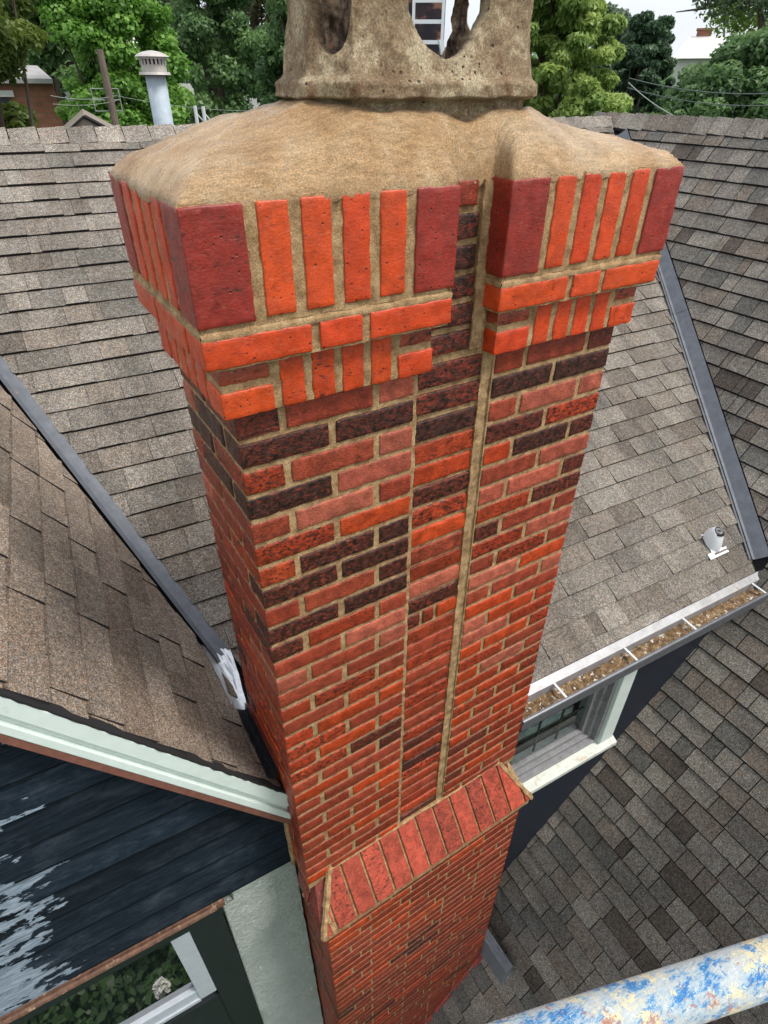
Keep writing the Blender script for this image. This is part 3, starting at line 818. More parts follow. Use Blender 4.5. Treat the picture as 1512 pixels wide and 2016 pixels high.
# openings: (centre along perimeter, half width, sill height, head height)
OPEN = [(0.207, 0.088, 0.641, 0.98), (0.633, 0.092, 0.640, 0.98), (0.858, 0.096, 0.622, 0.98), (cum(7) + PER[7] * 0.50, 0.045, 0.643, 0.97)]
def prof(z):
    if z < 0.575: return -0.014
    if z < 0.580: return -0.014 + 0.026 * (z - 0.575) / 0.005
    if z < 0.602: return 0.012
    if z < 0.610: return 0.012 - 0.012 * (z - 0.602) / 0.008
    return 0.000 - 0.020 * min(1, (z - 0.610) / 0.08) ** 0.6
bm = bmesh.new(); gv = []; inw = {}
zz_ = [Z0P + (Z1P - Z0P) * (j / NZ) ** 1.35 for j in range(NZ + 1)]
for i in range(NS):
    s = TOT * i / NS; p, nn = oct_point(s); rowv = []
    for z in zz_:
        q = Vector((p.x, p.y, 0)) * 18; q.z = z * 18
        d = prof(z) + 0.006 * noise.noise(q) + 0.003 * noise.noise(q * 4)
        vv = bm.verts.new((p.x + nn.x * d, p.y + nn.y * d, z + 0.003 * noise.noise(q * 1.3))); rowv.append(vv)
        inw[vv] = -nn * (0.040 + 0.004 * noise.noise(q * 0.7) + prof(z) * 0.6)
    gv.append(rowv)
def is_open(s, z):
    for (c_, hw, zb, zt) in OPEN:
        ds = abs((s - c_ + TOT / 2) % TOT - TOT / 2)
        wob = 0.006 * noise.noise(Vector((s * 30, z * 30, 5)))
        if ds < hw + wob and z > zb + 0.070 * (ds / hw) ** 2.3 + wob * .5 and z < zt - 0.10 * (ds / hw) ** 2: return True
    return False
for i in range(NS):
    for j in range(NZ):
        s = TOT * (i + .5) / NS; z = (zz_[j] + zz_[j + 1]) / 2
        if is_open(s, z): continue
        i2 = (i + 1) % NS
        bm.faces.new((gv[i][j], gv[i2][j], gv[i2][j + 1], gv[i][j + 1]))
bmesh.ops.delete(bm, geom=[v for v in bm.verts if not v.link_faces], context='VERTS')
for _ in range(9):
    bv = [v for v in bm.verts if v.is_boundary and Z0P + .02 < v.co.z < Z1P - .02]
    bmesh.ops.smooth_vert(bm, verts=bv, factor=0.5, use_axis_x=True, use_axis_y=True, use_axis_z=True)
inner = {}
ov = [v for v in bm.verts]
for v in ov:
    i2 = inw[v]; inner[v] = bm.verts.new((v.co.x + i2.x, v.co.y + i2.y, v.co.z))
bed = [e for e in bm.edges if e.is_boundary]
for f in list(bm.faces):
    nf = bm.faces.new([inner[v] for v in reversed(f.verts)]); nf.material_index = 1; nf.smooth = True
for e in bed:
    a, b_ = e.verts; f = e.link_faces[0]; vs_ = list(f.verts); ia = vs_.index(a)
    if vs_[(ia + 1) % len(vs_)] == b_: a, b_ = b_, a
    # two steps across the rim so that it rounds over
    try: bm.faces.new((a, b_, inner[b_], inner[a]))
    except ValueError: pass
bm.normal_update()
pot_o = empty('chimney_pot', (0.5, 0.2, 0.56), label='weathered tan cast stone chimney pot with arched side openings, set in the cement crown', cat='chimney pot')
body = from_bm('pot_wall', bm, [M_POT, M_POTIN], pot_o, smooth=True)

# ------------------------------------------------------------------ shingled roofs
PAL = [((0.215, 0.185, 0.158), 4), ((0.195, 0.178, 0.160), 4), ((0.265, 0.243, 0.215), 4), ((0.130, 0.111, 0.096), 2), ((0.160, 0.153, 0.140), 3), ((0.235, 0.215, 0.192), 4)]
def shin_c(dark=1.0, var=1.0):
    c = random.choices([p[0] for p in PAL], [p[1] for p in PAL])[0]
    m_ = (0.208, 0.184, 0.158); f = random.uniform(0.93, 1.07) * dark
    return tuple((m_[i] + (c[i] - m_[i]) * var) * f for i in range(3)) + (1,)
def clip(poly, planes):
    for (a, b_, c_) in planes:
        out = []
        for i in range(len(poly)):
            p, q = poly[i], poly[(i + 1) % len(poly)]
            fp = a + b_ * p[0] + c_ * p[1]; fq = a + b_ * q[0] + c_ * q[1]
            if fp >= 0: out.append(p)
            if (fp >= 0) != (fq >= 0):
                t = fp / (fp - fq); out.append((p[0] + (q[0] - p[0]) * t, p[1] + (q[1] - p[1]) * t))
        poly = out
        if len(poly) < 3: return []
    return poly
def lin(f, O, U, Vv):
    a = f(O); return (a, f(O + U) - a, f(O + Vv) - a)
def shingles(mb, O, U, Vd, Nn, u0, u1, v0, v1, e, regions, dark=1.0, var=1.0, hb=0.0085, ht=0.0145, wmin=0.13, wmax=0.27, phase=0.0, jit=0.002, alt=0.72, gap=0.0032, flat=0.0, shade_band=(0.030, 0.027, 0.026, 1), bw=0.011):
    k = 0
    v = v0
    while v < v1:
        u = u0 - random.random() * 0.3; hi = random.random() < .5
        while u < u1:
            wd = random.uniform(wmin, wmax) * (1.0 if random.random() < .82 else 0.45)
            h = ht if hi else hb
            hi = (not hi) if random.random() < alt else hi
            vb = v + e + 0.004 + random.uniform(-jit, jit)
            quad = [(u, v), (u + wd - gap, v), (u + wd - gap, vb), (u, vb)]
            c = shin_c(dark, var)
            du = 0.012 * noise.noise(Vector((u * 3, v * 5, 1)))
            for reg in regions:
                pg = clip(quad, reg)
                if len(pg) < 3: continue
                if bw:  # dark strip below each butt: contact shade and dirt put into the colour
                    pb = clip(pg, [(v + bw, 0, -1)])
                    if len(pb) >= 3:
                        mb.poly([O + U * p[0] + Vd * p[1] + Nn * (0.001 + h * (flat + (1 - flat) * min(1.2, (p[1] - v) / e)) + 0.0012 * noise.noise(Vector((p[0] * 4, p[1] * 4, 7)))) for p in pb], 0, shade_band)
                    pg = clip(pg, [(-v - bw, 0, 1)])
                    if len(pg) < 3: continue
                top = [O + U * p[0] + Vd * p[1] + Nn * (0.001 + h * (flat + (1 - flat) * min(1.2, (p[1] - v) / e)) + 0.0012 * noise.noise(Vector((p[0] * 4, p[1] * 4, 7)))) for p in pg]
                bot = [O + U * p[0] + Vd * p[1] - Nn * 0.004 for p in pg]
                mb.poly(top, 0, c)
                nq = len(pg)
                for i in range(nq):
                    j = (i + 1) % nq
                    mb.poly([bot[i], bot[j], top[j], top[i]], 1, (0, 0, 0, 1))
            u += wd
        v += e
    return mb

def plane_frame(fn, udir):
    """frame of a plane z = fn(P): course direction U, down slope V, upward normal"""
    def P3(x, y): q = Vector((x, y, 0)); q.z = fn(q); return q
    n3 = (P3(1, 0) - P3(0, 0)).cross(P3(0, 1) - P3(0, 0)).normalized()
    if n3.z < 0: n3 = -n3
    U = Vector((-n3.y, n3.x, 0)).normalized()
    if U.dot(udir) < 0: U = -U
    V = n3.cross(U)
    if V.z > 0: V = -V
    return P3, U, V, n3

house = empty('house_roof_group', (2, 2, -1.8))
bpy.data.objects.remove(house)
EXP = 0.1195
# back roof (between the two valleys)
P3b, Ub, Vb, Nb = plane_frame(plane_back, XD)
OB = H(0, 3.392, 0); OB.z = plane_back(OB)
zr = OB.z
VLEN = (zr + 1.714) / abs(Vb.z)
gapL = lambda P: plane_back(P) - plane_left(P)
gapR = lambda P: plane_back(P) - plane_right(P)
reg_b = [[lin(lambda P: gapL(P) / 1.9 - 0.040, OB, Ub, Vb), lin(lambda P: gapR(P) / 1.6 - 0.018, OB, Ub, Vb), (VLEN, 0, -1)]]
rb = MB()
ph = 0.06
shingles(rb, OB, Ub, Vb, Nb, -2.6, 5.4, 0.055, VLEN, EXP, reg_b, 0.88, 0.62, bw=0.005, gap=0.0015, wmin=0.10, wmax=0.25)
back = empty('main_roof', (2, 1.5, -0.8), label='grey brown shingle roof slope facing the camera behind the chimney, with a ridge along its top', cat='roof')
rb.build('shingle_courses', [M_SHIN, M_EDGE], back)
# deck and far side
dk = MB()
def quadz(a, b_, c_, d_, off=-0.012):
    dk.poly([Vector(q) + Vector((0, 0, off)) for q in (a, b_, c_, d_)])
eL, eR = OB + Ub * -2.2, OB + Ub * 4.9
quadz(eL, eR, OB + Ub * 3.1 + Vb * VLEN, OB + Ub * -0.3 + Vb * VLEN, -0.02)
far = Vector((ND.x, ND.y, -0.65)).normalized()
quadz(eL, eR, eR + far * 4, eL + far * 4, 0.0)
dk.build('roof_deck', M_EDGE, back)
def caps(par, A_, B2, side1, side2, n, lift=0.004, cmul=1.0, name='ridge_caps'):
    """overlapping cap shingles from A_ to B2; side1/side2 = unit directions down the two slopes"""
    mb = MB(); d = (B2 - A_) / n; L = d.length; dn = d.normalized()
    for i in range(n + 1):
        a = A_ + d * (i - 0.0); b_ = a + d * 0.962
        wv = 0.118 + random.uniform(-.005, .005)
        c = shin_c(1.12 * cmul, 0.7)
        up = Vector((0, 0, 1))
        t0, t1 = lift + 0.004, lift + 0.013
        crown = [a + up * (t0 + .008), b_ + up * (t1 + .008)]
        bend = 0.25
        for sd_ in (side1, side2):
            m0 = a + sd_ * wv * bend + up * (t0 + .002); m1 = b_ + sd_ * wv * bend + up * (t1 + .002)
            e0 = a + sd_ * wv + up * (t0 - .003); e1 = b_ + sd_ * wv + up * (t1 - .003)
            mb.poly([crown[0], m0, m1, crown[1]], 0, c); mb.poly([m0, e0, e1, m1], 0, c)
            dn3 = Vector((0, 0, -0.012))
            mb.poly([crown[1], m1, m1 + dn3, crown[1] + dn3], 1); mb.poly([m1, e1, e1 + dn3, m1 + dn3], 1); mb.poly([e0, e0 + dn3 * 1.8, e1 + dn3 * 1.8, e1], 1)
            mb.poly([crown[0], m0, m0 + dn3, crown[0] + dn3], 1); mb.poly([m0, e0, e0 + dn3, m0 + dn3], 1)
    mb.build(name, [M_SHIN, M_EDGE], par)
rdA = OB + Ub * -2.2; rdB = OB + Ub * 4.64
caps(back, rdA, rdB, Vb, far, int(6.84 / 0.15))

# right roof
P3r, Ur, Vr, Nr = plane_frame(plane_right, Vector((0, 1, 0)))
RZ = 0.395
def right_ridge(y): 
    x = (RZ + 5.725 + 0.037 * y) / 1.3575; return Vector((x, y, RZ))
OR3 = right_ridge(0.0)
reg_r1 = [lin(lambda P: P.dot(ND) - 0.172, OR3, Ur, Vr), lin(lambda P: plane_right(P) - plane_back(P) , OR3, Ur, Vr)]
a_, b2, c2 = reg_r1[1]; reg_r1[1] = (a_ - 0.104, b2, c2)
reg_r2 = [lin(lambda P: 0.172 - P.dot(ND), OR3, Ur, Vr)]
rr2 = MB()
shingles(rr2, OR3, Ur, Vr, Nr, -3.6, 3.3, 0.06, 7.3, EXP, [reg_r1, reg_r2], 0.86, 1.15, jit=0.001, bw=0.013, gap=0.005, hb=0.007, ht=0.0115, shade_band=(0.016, 0.015, 0.015, 1), wmin=0.10, wmax=0.24)
right = empty('right_wing_roof', (3, -0.5, -2.5), label='steep shingle roof slope filling the right side, running down past the window wall', cat='roof')
rr2.build('shingle_courses', [M_SHIN, M_EDGE], right)
dk = MB()
q = [OR3 + Ur * -3.8, OR3 + Ur * 3.4, OR3 + Ur * 3.4 + Vr * 7.4, OR3 + Ur * -3.8 + Vr * 7.4]
dk.poly([p + Vector((0, 0, -0.02)) - Nr * 0.012 for p in q])
farr = Vector((0.60, 0, -0.80)).normalized()
dk.poly([q[0], q[1], q[1] + farr * 5, q[0] + farr * 5])
dk.build('roof_deck', M_EDGE, right)
pk_ = right_ridge(3.20)
caps(right, right_ridge(-3.4), pk_, Vr, farr, 44, 0.012, 1.05)

# left roof
P3l, Ul, Vl, Nl = plane_frame(plane_left, Vector((0, 1, 0)))
LRX = -1.05
OL = Vector((LRX, 0.1, 0)); OL.z = plane_left(OL)
lw = 0.115
reg_l = [lin(lambda P: P.dot(ND) - lw, OL, Ul, Vl), lin(lambda P: (plane_left(P) - plane_back(P)) / 1.7 - 0.052, OL, Ul, Vl), lin(lambda P: -P.x - 0.012, OL, Ul, Vl)]
rl = MB()
shingles(rl, OL, Ul, Vl, Nl, -0.3, 4.2, 0.0, 2.6, EXP, [reg_l], 0.95, 0.6, bw=0.015, gap=0.0, flat=0.35, shade_band=(0.13, 0.112, 0.098, 1), alt=0.86, hb=0.002, ht=0.0095, wmin=0.13, wmax=0.30)
left = empty('left_gable_roof', (-0.6, 0.8, -0.8), label='pinkish brown stained shingle slope on the left, falling towards the chimney', cat='roof')
rl.build('shingle_courses', [M_SHINL, M_EDGE], left)
dk = MB()
q = [OL + Ul * -0.0, OL + Ul * 4.2, OL + Ul * 4.2 + Vl * 2.5, OL + Ul * 0.0 + Vl * 2.1]
pa = H(LRX, lw + .005, 0)
def onl(x, y, off=0.0): P = Vector((x, y, 0)); P.z = plane_left(P) + off; return P
dk.poly([onl(LRX, .19, -.02), onl(-.0, .13, -.02), onl(-.0, .7, -.02), onl(LRX, 3.0, -.02)])
far_l = Vector((-0.54, 0, -0.84)).normalized()
a = onl(LRX, .19); b_ = onl(LRX, 3.0)
dk.poly([a, b_, b_ + far_l * 3, a + far_l * 3])
dk.build('roof_deck', M_EDGE, left)
caps(left, onl(LRX, 2.9), onl(LRX, .15), Vl, far_l, 18)

# valley metals
def inter(z, f1, f2):
    # point where both planes have height z
    def grad(f): o = Vector((0, 0, 0)); return f(o), f(Vector((1, 0, 0))) - f(o), f(Vector((0, 1, 0))) - f(o)
    a1, b1, c1 = grad(f1); a2, b2_, c2_ = grad(f2)
    det = b1 * c2_ - c1 * b2_
    x = ((z - a1) * c2_ - c1 * (z - a2)) / det; y = (b1 * (z - a2) - (z - a1) * b2_) / det
    return Vector((x, y, z))
vm = MB()
for z0, z1 in ((-1.68, -0.72), (-0.735, 0.25)):
    a, b_ = inter(z0, plane_back, plane_right), inter(z1, plane_back, plane_right)
    d = (b_ - a).normalized(); sR = d.cross(Nr).normalized(); 
    if sR.x < 0: sR = -sR
    sB = Nb.cross(d).normalized()
    if sB.x > 0: sB = -sB
    lift = 0.012 if z1 < 0 else 0.015
    V = []
    for P in (a, b_):
        V += [P + sB * 0.045 + Nb * (lift + 0.004), P + sB * 0.006 + Nb * (lift), P + sR * 0.004 + Nr * (lift + 0.022), P + sR * 0.014 + Nr * (lift + .004), P + sR * 0.095 + Nr * lift]
    vm.mesh(V, [(i, i + 1, i + 6, i + 5) for i in range(4)])
vm.build('valley_flashing', M_VALLEY, label='long grey metal valley strip on the right between the main roof and right wing', cat='flashing')
vm = MB()
a, b_ = inter(-1.375, plane_back, plane_left), inter(0.0, plane_back, plane_left)
d = (b_ - a).normalized(); sL = d.cross(Nl).normalized()
if sL.x > 0: sL = -sL
sB = Nb.cross(d).normalized()
if sB.x < 0: sB = -sB
V = []
for P in (a, b_):
    V += [P + sB * 0.050 + Nb * 0.010, P + sB * 0.004 + Nb * 0.010, P + sL * 0.004 + Nl * 0.012, P + sL * 0.012 + Nl * 0.030, P + sL * 0.020 + Nl * 0.011, P + sL * 0.060 + Nl * 0.009]
vm.mesh(V, [(i, i + 1, i + 7, i + 6) for i in range(5)])
vm.build('valley_flashing', M_VALLEY, label='long grey metal valley strip on the left running down behind the chimney', cat='flashing')
# bright crumpled foil at the foot of the left valley
fo = MB(); c0 = inter(-1.37, plane_back, plane_left)
nn = 9
V = []; Fc = []
tl = c0 + Vector((-0.055, 0.03, 0.045)); tr = c0 + Vector((0.055, 0.045, 0.03)); bl = Vector((-0.055, 0.44, -1.405)); br_ = Vector((-0.002, 0.42, -1.40))
for i in range(nn + 1):
    for j in range(nn + 1):
        s, t = i / nn, j / nn
        P = (tl.lerp(tr, s)).lerp(bl.lerp(br_, s), t) + noise.noise_vector(Vector((i * .8, j * .8, 3))) * 0.007
        P.z = max(P.z, plane_left(P) + 0.006)
        V.append(P)
for i in range(nn):
    for j in range(nn): Fc.append((i * (nn + 1) + j, (i + 1) * (nn + 1) + j, (i + 1) * (nn + 1) + j + 1, i * (nn + 1) + j + 1))
fo.mesh(V, Fc)
fo.build('foil_patch', M_SILVER, label='small crumpled silver metal patch at the foot of the left valley, against the chimney', cat='flashing')
# black apron beside the chimney, red membrane behind it
ap = MB()
ys_ = [0.135 + i * 0.03 for i in range(11)]
V = []
for y in ys_:
    z = plane_left(Vector((-0.02, y, 0)))
    wz = 0.004 * noise.noise(Vector((y * 40, 1, 1)))
    V += [Vector((-0.044 + wz, y, z + 0.052 + wz)), Vector((-0.024, y, z + 0.03 + wz)), Vector((-0.012, y, z + 0.022)), Vector((-0.006, y, z + 0.065))]
ap.mesh(V, [(i * 4 + k, (i + 1) * 4 + k, (i + 1) * 4 + k + 1, i * 4 + k + 1) for i in range(len(ys_) - 1) for k in range(3)])
ap.build('apron_flashing', M_BLACKFL, label='black tarred flashing strip between left roof slope and chimney side', cat='flashing')
ap = MB(); V = []
for y in ys_:
    z = plane_left(Vector((-0.004, y, 0))); k = 0.03 * noise.noise(Vector((y * 30, 2, 2)))
    V += [Vector((-0.004, y, z - 0.02)), Vector((-0.0045, y, z + 0.05)), Vector((-0.002, y, z + 0.11 + k))]
ap.mesh(V, [(i * 3 + k, (i + 1) * 3 + k, (i + 1) * 3 + k + 1, i * 3 + k + 1) for i in range(len(ys_) - 1) for k in range(2)])
ap.build('membrane_strip', M_REDFL, label='torn dark red membrane stuck on the chimney side above the left roof', cat='flashing')
cau = MB(); pts = [Vector((-0.004, 0.150 + 0.004 * math.sin(i * 2.2), -1.60 - i * 0.045)) + noise.noise_vector(Vector((i, 0, 4))) * 0.005 for i in range(12)]
cau.tube(pts, [0.010 + 0.006 * abs(noise.noise(Vector((i * .9, 3, 3)))) for i in range(12)], 7)
cau.build('mortar_bead', M_MORTAR, label='ragged vertical mortar bead where the left wall meets the chimney', cat='mortar')

# ------------------------------------------------------------------ left gable wall
lwall = empty('left_gable_wall', tuple(H(-0.6, 0.18, -2.5)), label='gable wall left of the chimney with peeling dark navy boards, pale stucco and a window', cat='wall')
bd = MB()
def zrake(s): # underside line of the rake at along-wall coordinate s
    return plane_left(H(s, 0.16, 0)) - 0.20
zb = -2.115; bh = 0.148; k = 0
while zb + k * bh < 0.1:
    z0 = zb + k * bh; z1 = z0 + bh - 0.007
    # board polygon cut by the rake
    sR = 0.0
    def smax(z): # s where zrake = z
        lo, hi = -2.0, 0.2
        for _ in range(40):
            mm = (lo + hi) / 2
            if zrake(mm) > z: lo = mm
            else: hi = mm
        return lo
    s0, s1 = min(-0.003, smax(z0) + 0.05), min(-0.003, smax(z1) + 0.05)
    # sloped lap siding: lower edge stands proud
    pts = [(-2.6, z0), (s0, z0), (s1, z1), (-2.6, z1)]
    front = [H(a, 0.166 if b_ == z0 else 0.184, b_) for a, b_ in pts]
    backp = [H(a, 0.21, b_) for a, b_ in pts]
    f_ = random.uniform(0.7, 1.35)
    bd.mesh(front + backp, [(0, 1, 2, 3), (0, 4, 5, 1), (1, 5, 6, 2), (2, 6, 7, 3)], 0, (f_, f_, f_, 1))
    # darker lap line along the board's lower edge
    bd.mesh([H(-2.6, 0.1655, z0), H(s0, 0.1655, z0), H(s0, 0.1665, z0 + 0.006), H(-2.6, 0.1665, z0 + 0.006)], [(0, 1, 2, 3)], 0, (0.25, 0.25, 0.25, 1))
    k += 1
bd.build('siding_boards', M_NAVY, lwall)
stc = MB()
wt = [(-0.285, -2.125), (-0.003, -2.125), (0.01, -5.0), (-0.345, -5.0), (-0.345, -3.72), (-0.335, -2.235)]
def wl(z):
    return -0.285 if z > -2.2 else (-0.335 - 0.010 * min(1, (-2.235 - z) / 1.4))
V = []; nzs, nxs = 420, 46
for i in range(nzs + 1):
    z = -2.125 - 2.7 * i / nzs; xl_ = wl(z); xr_ = -0.003 + 0.004 * noise.noise(Vector((z * 9, 1, 1)))
    for j in range(nxs + 1):
        a = xl_ + (xr_ - xl_) * j / nxs
        q_ = Vector((a * 38 + z * 14, 2, z * 60 - a * 10))
        V.append(H(a, 0.175 - 0.0042 * noise.noise(q_) - 0.0018 * noise.noise(q_ * 2.3) + (0.03 if j in (0,) else 0), z))
stc.mesh(V, [(i * (nxs + 1) + j, (i + 1) * (nxs + 1) + j, (i + 1) * (nxs + 1) + j + 1, i * (nxs + 1) + j + 1) for i in range(nzs) for j in range(nxs)])
stc.build('stucco_panel', M_STUCCO, lwall, smooth=True)
bk = MB(); bk.box(-2.6, 0.0, 0.215, 0.30, -6.5, -2.1, fr=H); bk.box(-2.6, -1.32, 0.176, 0.215, -6.5, -2.2, fr=H); bk.box(-1.32, -0.34, 0.176, 0.215, -6.5, -3.05, fr=H)
bk.prism([H(-2.6, .215, -2.12), H(-.0, .215, -2.12), H(-.0, .215, -1.62), H(-1.05, .215, -.12), H(-2.6, .215, -.12)][::-1], ND * 0.08)
bk.build('backing', M_DARKTRIM, lwall)
mo = MB()
mo.box(-2.6, -0.315, 0.150, 0.176, -2.150, -2.122, fr=H)
mo.tube([H(-2.6 + i * 0.05, 0.150 + 0.003 * noise.noise(Vector((i * .7, 1, 1))), -2.128 + 0.004 * noise.noise(Vector((i * .5, 4, 1)))) for i in range(46)], 0.013, 8)
mo.build('drip_moulding', M_MOULD, lwall)
mo = MB(); mo.box(-2.6, -0.33, 0.158, 0.178, -2.225, -2.152, fr=H); mo.box(-0.475, -0.338, 0.166, 0.182, -3.75, -2.225, fr=H)
mo.build('window_casing', M_DARKTRIM, lwall)
win = MB(); win.box(-1.30, -0.55, 0.205, 0.212, -2.95, -2.26, fr=H)
wf = MB()
wf.box(-0.556, -0.478, 0.170, 0.212, -2.97, -2.227, fr=H); wf.box(-1.32, -0.556, 0.180, 0.212, -2.97, -2.88, fr=H); wf.box(-1.32, -0.556, 0.172, 0.195, -2.995, -2.965, fr=H)
wf.box(-1.36, -1.29, 0.172, 0.212, -2.97, -2.227, fr=H)
wobj = wf.build('window', M_FRAMEW, lwall, bevel=0.003)
win.build('pane', M_GLASS, wobj)
# rake boards of the gable
rk_ = empty('rake_trim', tuple(H(-0.5, 0.1, -1.2)), label='pale green-white painted rake board with brown strip below, edging the left roof', cat='trim')
def rake_prism(mb, w0, w1, t0, t1, s0=-1.25, s1=0.010):
    """board following the rake: t = drop measured square to the roof slope"""
    c = 1.87
    pts = []
    for s in (s0, s1):
        for (w2, t) in ((w0, t0), (w1, t0), (w1, t1), (w0, t1)):
            P = H(s, w2, 0); P.z = plane_left(P) - t * c; pts.append(P)
    mb.mesh(pts, [(0, 1, 5, 4), (1, 2, 6, 5), (2, 3, 7, 6), (3, 0, 4, 7), (0, 3, 2, 1), (4, 5, 6, 7)])
r1 = MB(); rake_prism(r1, 0.098, 0.135, 0.003, 0.052); rake_prism(r1, 0.112, 0.140, 0.0525, 0.075); rake_prism(r1, 0.100, 0.145, 0.0755, 0.102)
r1.build('painted_board', M_WHITE, rk_, bevel=0.003)
r2 = MB(); rake_prism(r2, 0.102, 0.165, 0.103, 0.126); r2.build('brown_board', M_BROWN, rk_)
r3 = MB()
V = []
for i in range(121):
    s = -1.25 + i * 1.255 / 120; P = H(s, 0.097 + 0.005 * noise.noise(Vector((i * .8, 1, 5))), 0); P.z = plane_left(P) + 0.006; V += [P, P + Vector((0, 0, -0.012 - 0.008 * noise.noise(Vector((i * .6, 3, 3))))), P + ND * 0.03]
r3.mesh(V, [(i * 3 + a, (i + 1) * 3 + a, (i + 1) * 3 + b_, i * 3 + b_) for i in range(120) for (a, b_) in ((0, 1), (2, 0))])
r3.build('ragged_felt_edge', M_EDGE, rk_)

# ------------------------------------------------------------------ right wall with window and gutter
rwall = empty('window_wall', tuple(H(2.0, 0.18, -2.5)), label='dark navy board wall with a window, right of the chimney under the gutter', cat='wall')
WS = 0.172
mw = MB()
k = 0; bh2 = 0.16
while -4.9 + k * bh2 < -1.80:
    z0 = -4.9 + k * bh2; z1 = min(z0 + bh2 - 0.003, -1.76)
    for (s0, s1) in ((1.0, 1.05), (2.06, 3.25)) if z1 > -2.70 and z0 < -1.8 else ((1.0, 3.25),):
        P = [H(s0, WS - 0.004, z0), H(s1, WS - 0.004, z0), H(s1, WS + 0.004, z1), H(s0, WS + 0.004, z1)]
        mw.prism(P[::-1], ND * 0.03)
    k += 1
mw.build('siding_boards', M_NAVYR, rwall)
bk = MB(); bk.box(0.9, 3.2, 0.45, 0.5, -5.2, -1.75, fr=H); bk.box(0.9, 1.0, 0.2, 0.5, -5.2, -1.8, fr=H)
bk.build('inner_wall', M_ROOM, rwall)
# window: z -2.66 .. -1.79, s 1.05 .. 2.02
wz0, wz1, ws0, ws1 = -2.66, -1.80, 1.05, 1.93
cs = MB(); cs.box(ws1, ws1 + 0.105, WS - 0.022, WS + 0.02, wz0 - 0.0, wz1, fr=H)
cs.build('side_casing', M_WHITE, rwall, bevel=0.003)
si = MB(); si.mesh([H(ws0, WS - 0.05, wz0 - 0.030), H(ws1 + 0.13, WS - 0.05, wz0 - 0.030), H(ws1 + 0.13, WS + 0.03, wz0 + 0.006), H(ws0, WS + 0.03, wz0 + 0.006),
                     H(ws0, WS - 0.05, wz0 - 0.062), H(ws1 + 0.13, WS - 0.05, wz0 - 0.062), H(ws1 + 0.13, WS + 0.03, wz0 - 0.062), H(ws0, WS + 0.03, wz0 - 0.062)],
                    [(0, 1, 2, 3), (4, 5, 1, 0), (5, 6, 2, 1), (7, 4, 0, 3), (7, 6, 5, 4)])
si.box(ws0, ws1 + 0.11, WS - 0.018, WS + 0.0, wz0 - 0.13, wz0 - 0.0625, fr=H)
si.build('sill', M_SILL, rwall, bevel=0.003)
fm = MB()
for i, (d0, d1, t) in enumerate(((0.00, 0.030, 0.028), (0.031, 0.055, 0.058), (0.056, 0.085, 0.095))):
    w0 = WS + d0; w1 = WS + d1
    fm.box(ws1 - t, ws1, w0, w1 + .04, wz0, wz1, fr=H); fm.box(ws0, ws1 - t - .0005, w0, w1 + .04, wz0 + .007, wz0 + t, fr=H); fm.box(ws0, ws0 + t, w0, w1 + .04, wz0 + t + .001, wz1, fr=H)
wo = fm.build('window', M_FRAME, rwall, bevel=0.002)
gp = MB()
gz0, gz1, gs0, gs1 = wz0 + 0.095, wz1, ws0 + 0.095, ws1 - 0.095
gp.box(gs0, gs1, WS + 0.082, WS + 0.086, gz0, gz1, fr=H); gp.build('pane', M_CLEAR, wo)
gb = MB()
for i in range(1, 4): s = gs0 + (gs1 - gs0) * i / 4; gb.box(s - 0.006, s + 0.006, WS + 0.092, WS + 0.10, gz0, gz1, fr=H)
for i in range(1, 4): z = gz0 + (gz1 - gz0) * i / 4; gb.box(gs0, gs1, WS + 0.0925, WS + 0.0995, z - 0.006, z + 0.006, fr=H)
gb.build('glazing_bars', M_DARKTRIM, wo)
bl = MB()
for i in range(5): bl.box(gs0, gs1, WS + 0.16 + i * .002, WS + 0.17 + i * .002, gz0 + 0.04 + i * 0.17, gz0 + 0.13 + i * 0.17, fr=H)
bl.build('curtain', M_BLIND, wo)

# gutter
gut = empty('gutter', tuple(H(2.1, 0.12, -1.78)), label='grey metal gutter full of brown debris along the eave above the window', cat='gutter')
GS0, GS1 = 1.095, 3.02
WB, WF, GZ = 0.178, 0.058, -1.745
tr = MB()
sec = [(WB + .010, GZ + 0.030), (WB - 0.028, GZ + 0.010), (WB - 0.030, GZ - 0.085), (WF + 0.02, GZ - 0.088), (WF + 0.004, GZ - 0.045), (WF, GZ - 0.008), (WF + 0.010, GZ - 0.004)]
V = [H(s, a, z) for s in (GS0, GS1) for a, z in sec]; n = len(sec)
tr.mesh(V, [(i, i + 1, n + i + 1, n + i) for i in range(n - 1)] + [tuple(range(n, 2 * n))])
go = tr.build('trough', M_GUT, gut); sm = go.modifiers.new('t', 'SOLIDIFY'); sm.thickness = 0.003; sm.offset = 0
lp = MB(); lp.tube([H(GS0, WF, GZ - 0.006), H(GS1, WF, GZ - 0.006)], 0.010, 8); lp.box(GS0, GS1, WF - 0.004, WF + 0.003, GZ - 0.07, GZ - 0.008, fr=H)
lp.build('front_lip', M_GUTD, gut)
db = MB(); na, nb2 = 220, 14; V = []
for i in range(na + 1):
    for j in range(nb2 + 1):
        s = GS0 + (GS1 - GS0) * i / na; a = WF + 0.004 + (WB - 0.030 - WF - .006) * j / nb2
        z = GZ - 0.034 + 0.010 * noise.noise(Vector((s * 6, a * 20, 1))) + 0.012 * noise.noise(Vector((s * 30, a * 40, 2))) + 0.007 * noise.noise(Vector((s * 90, a * 90, 2)))
        V.append(H(s, a, z))
db.mesh(V, [(i * (nb2 + 1) + j, (i + 1) * (nb2 + 1) + j, (i + 1) * (nb2 + 1) + j + 1, i * (nb2 + 1) + j + 1) for i in range(na) for j in range(nb2)])
db.build('leaf_debris', M_DEBRIS, gut, smooth=True)
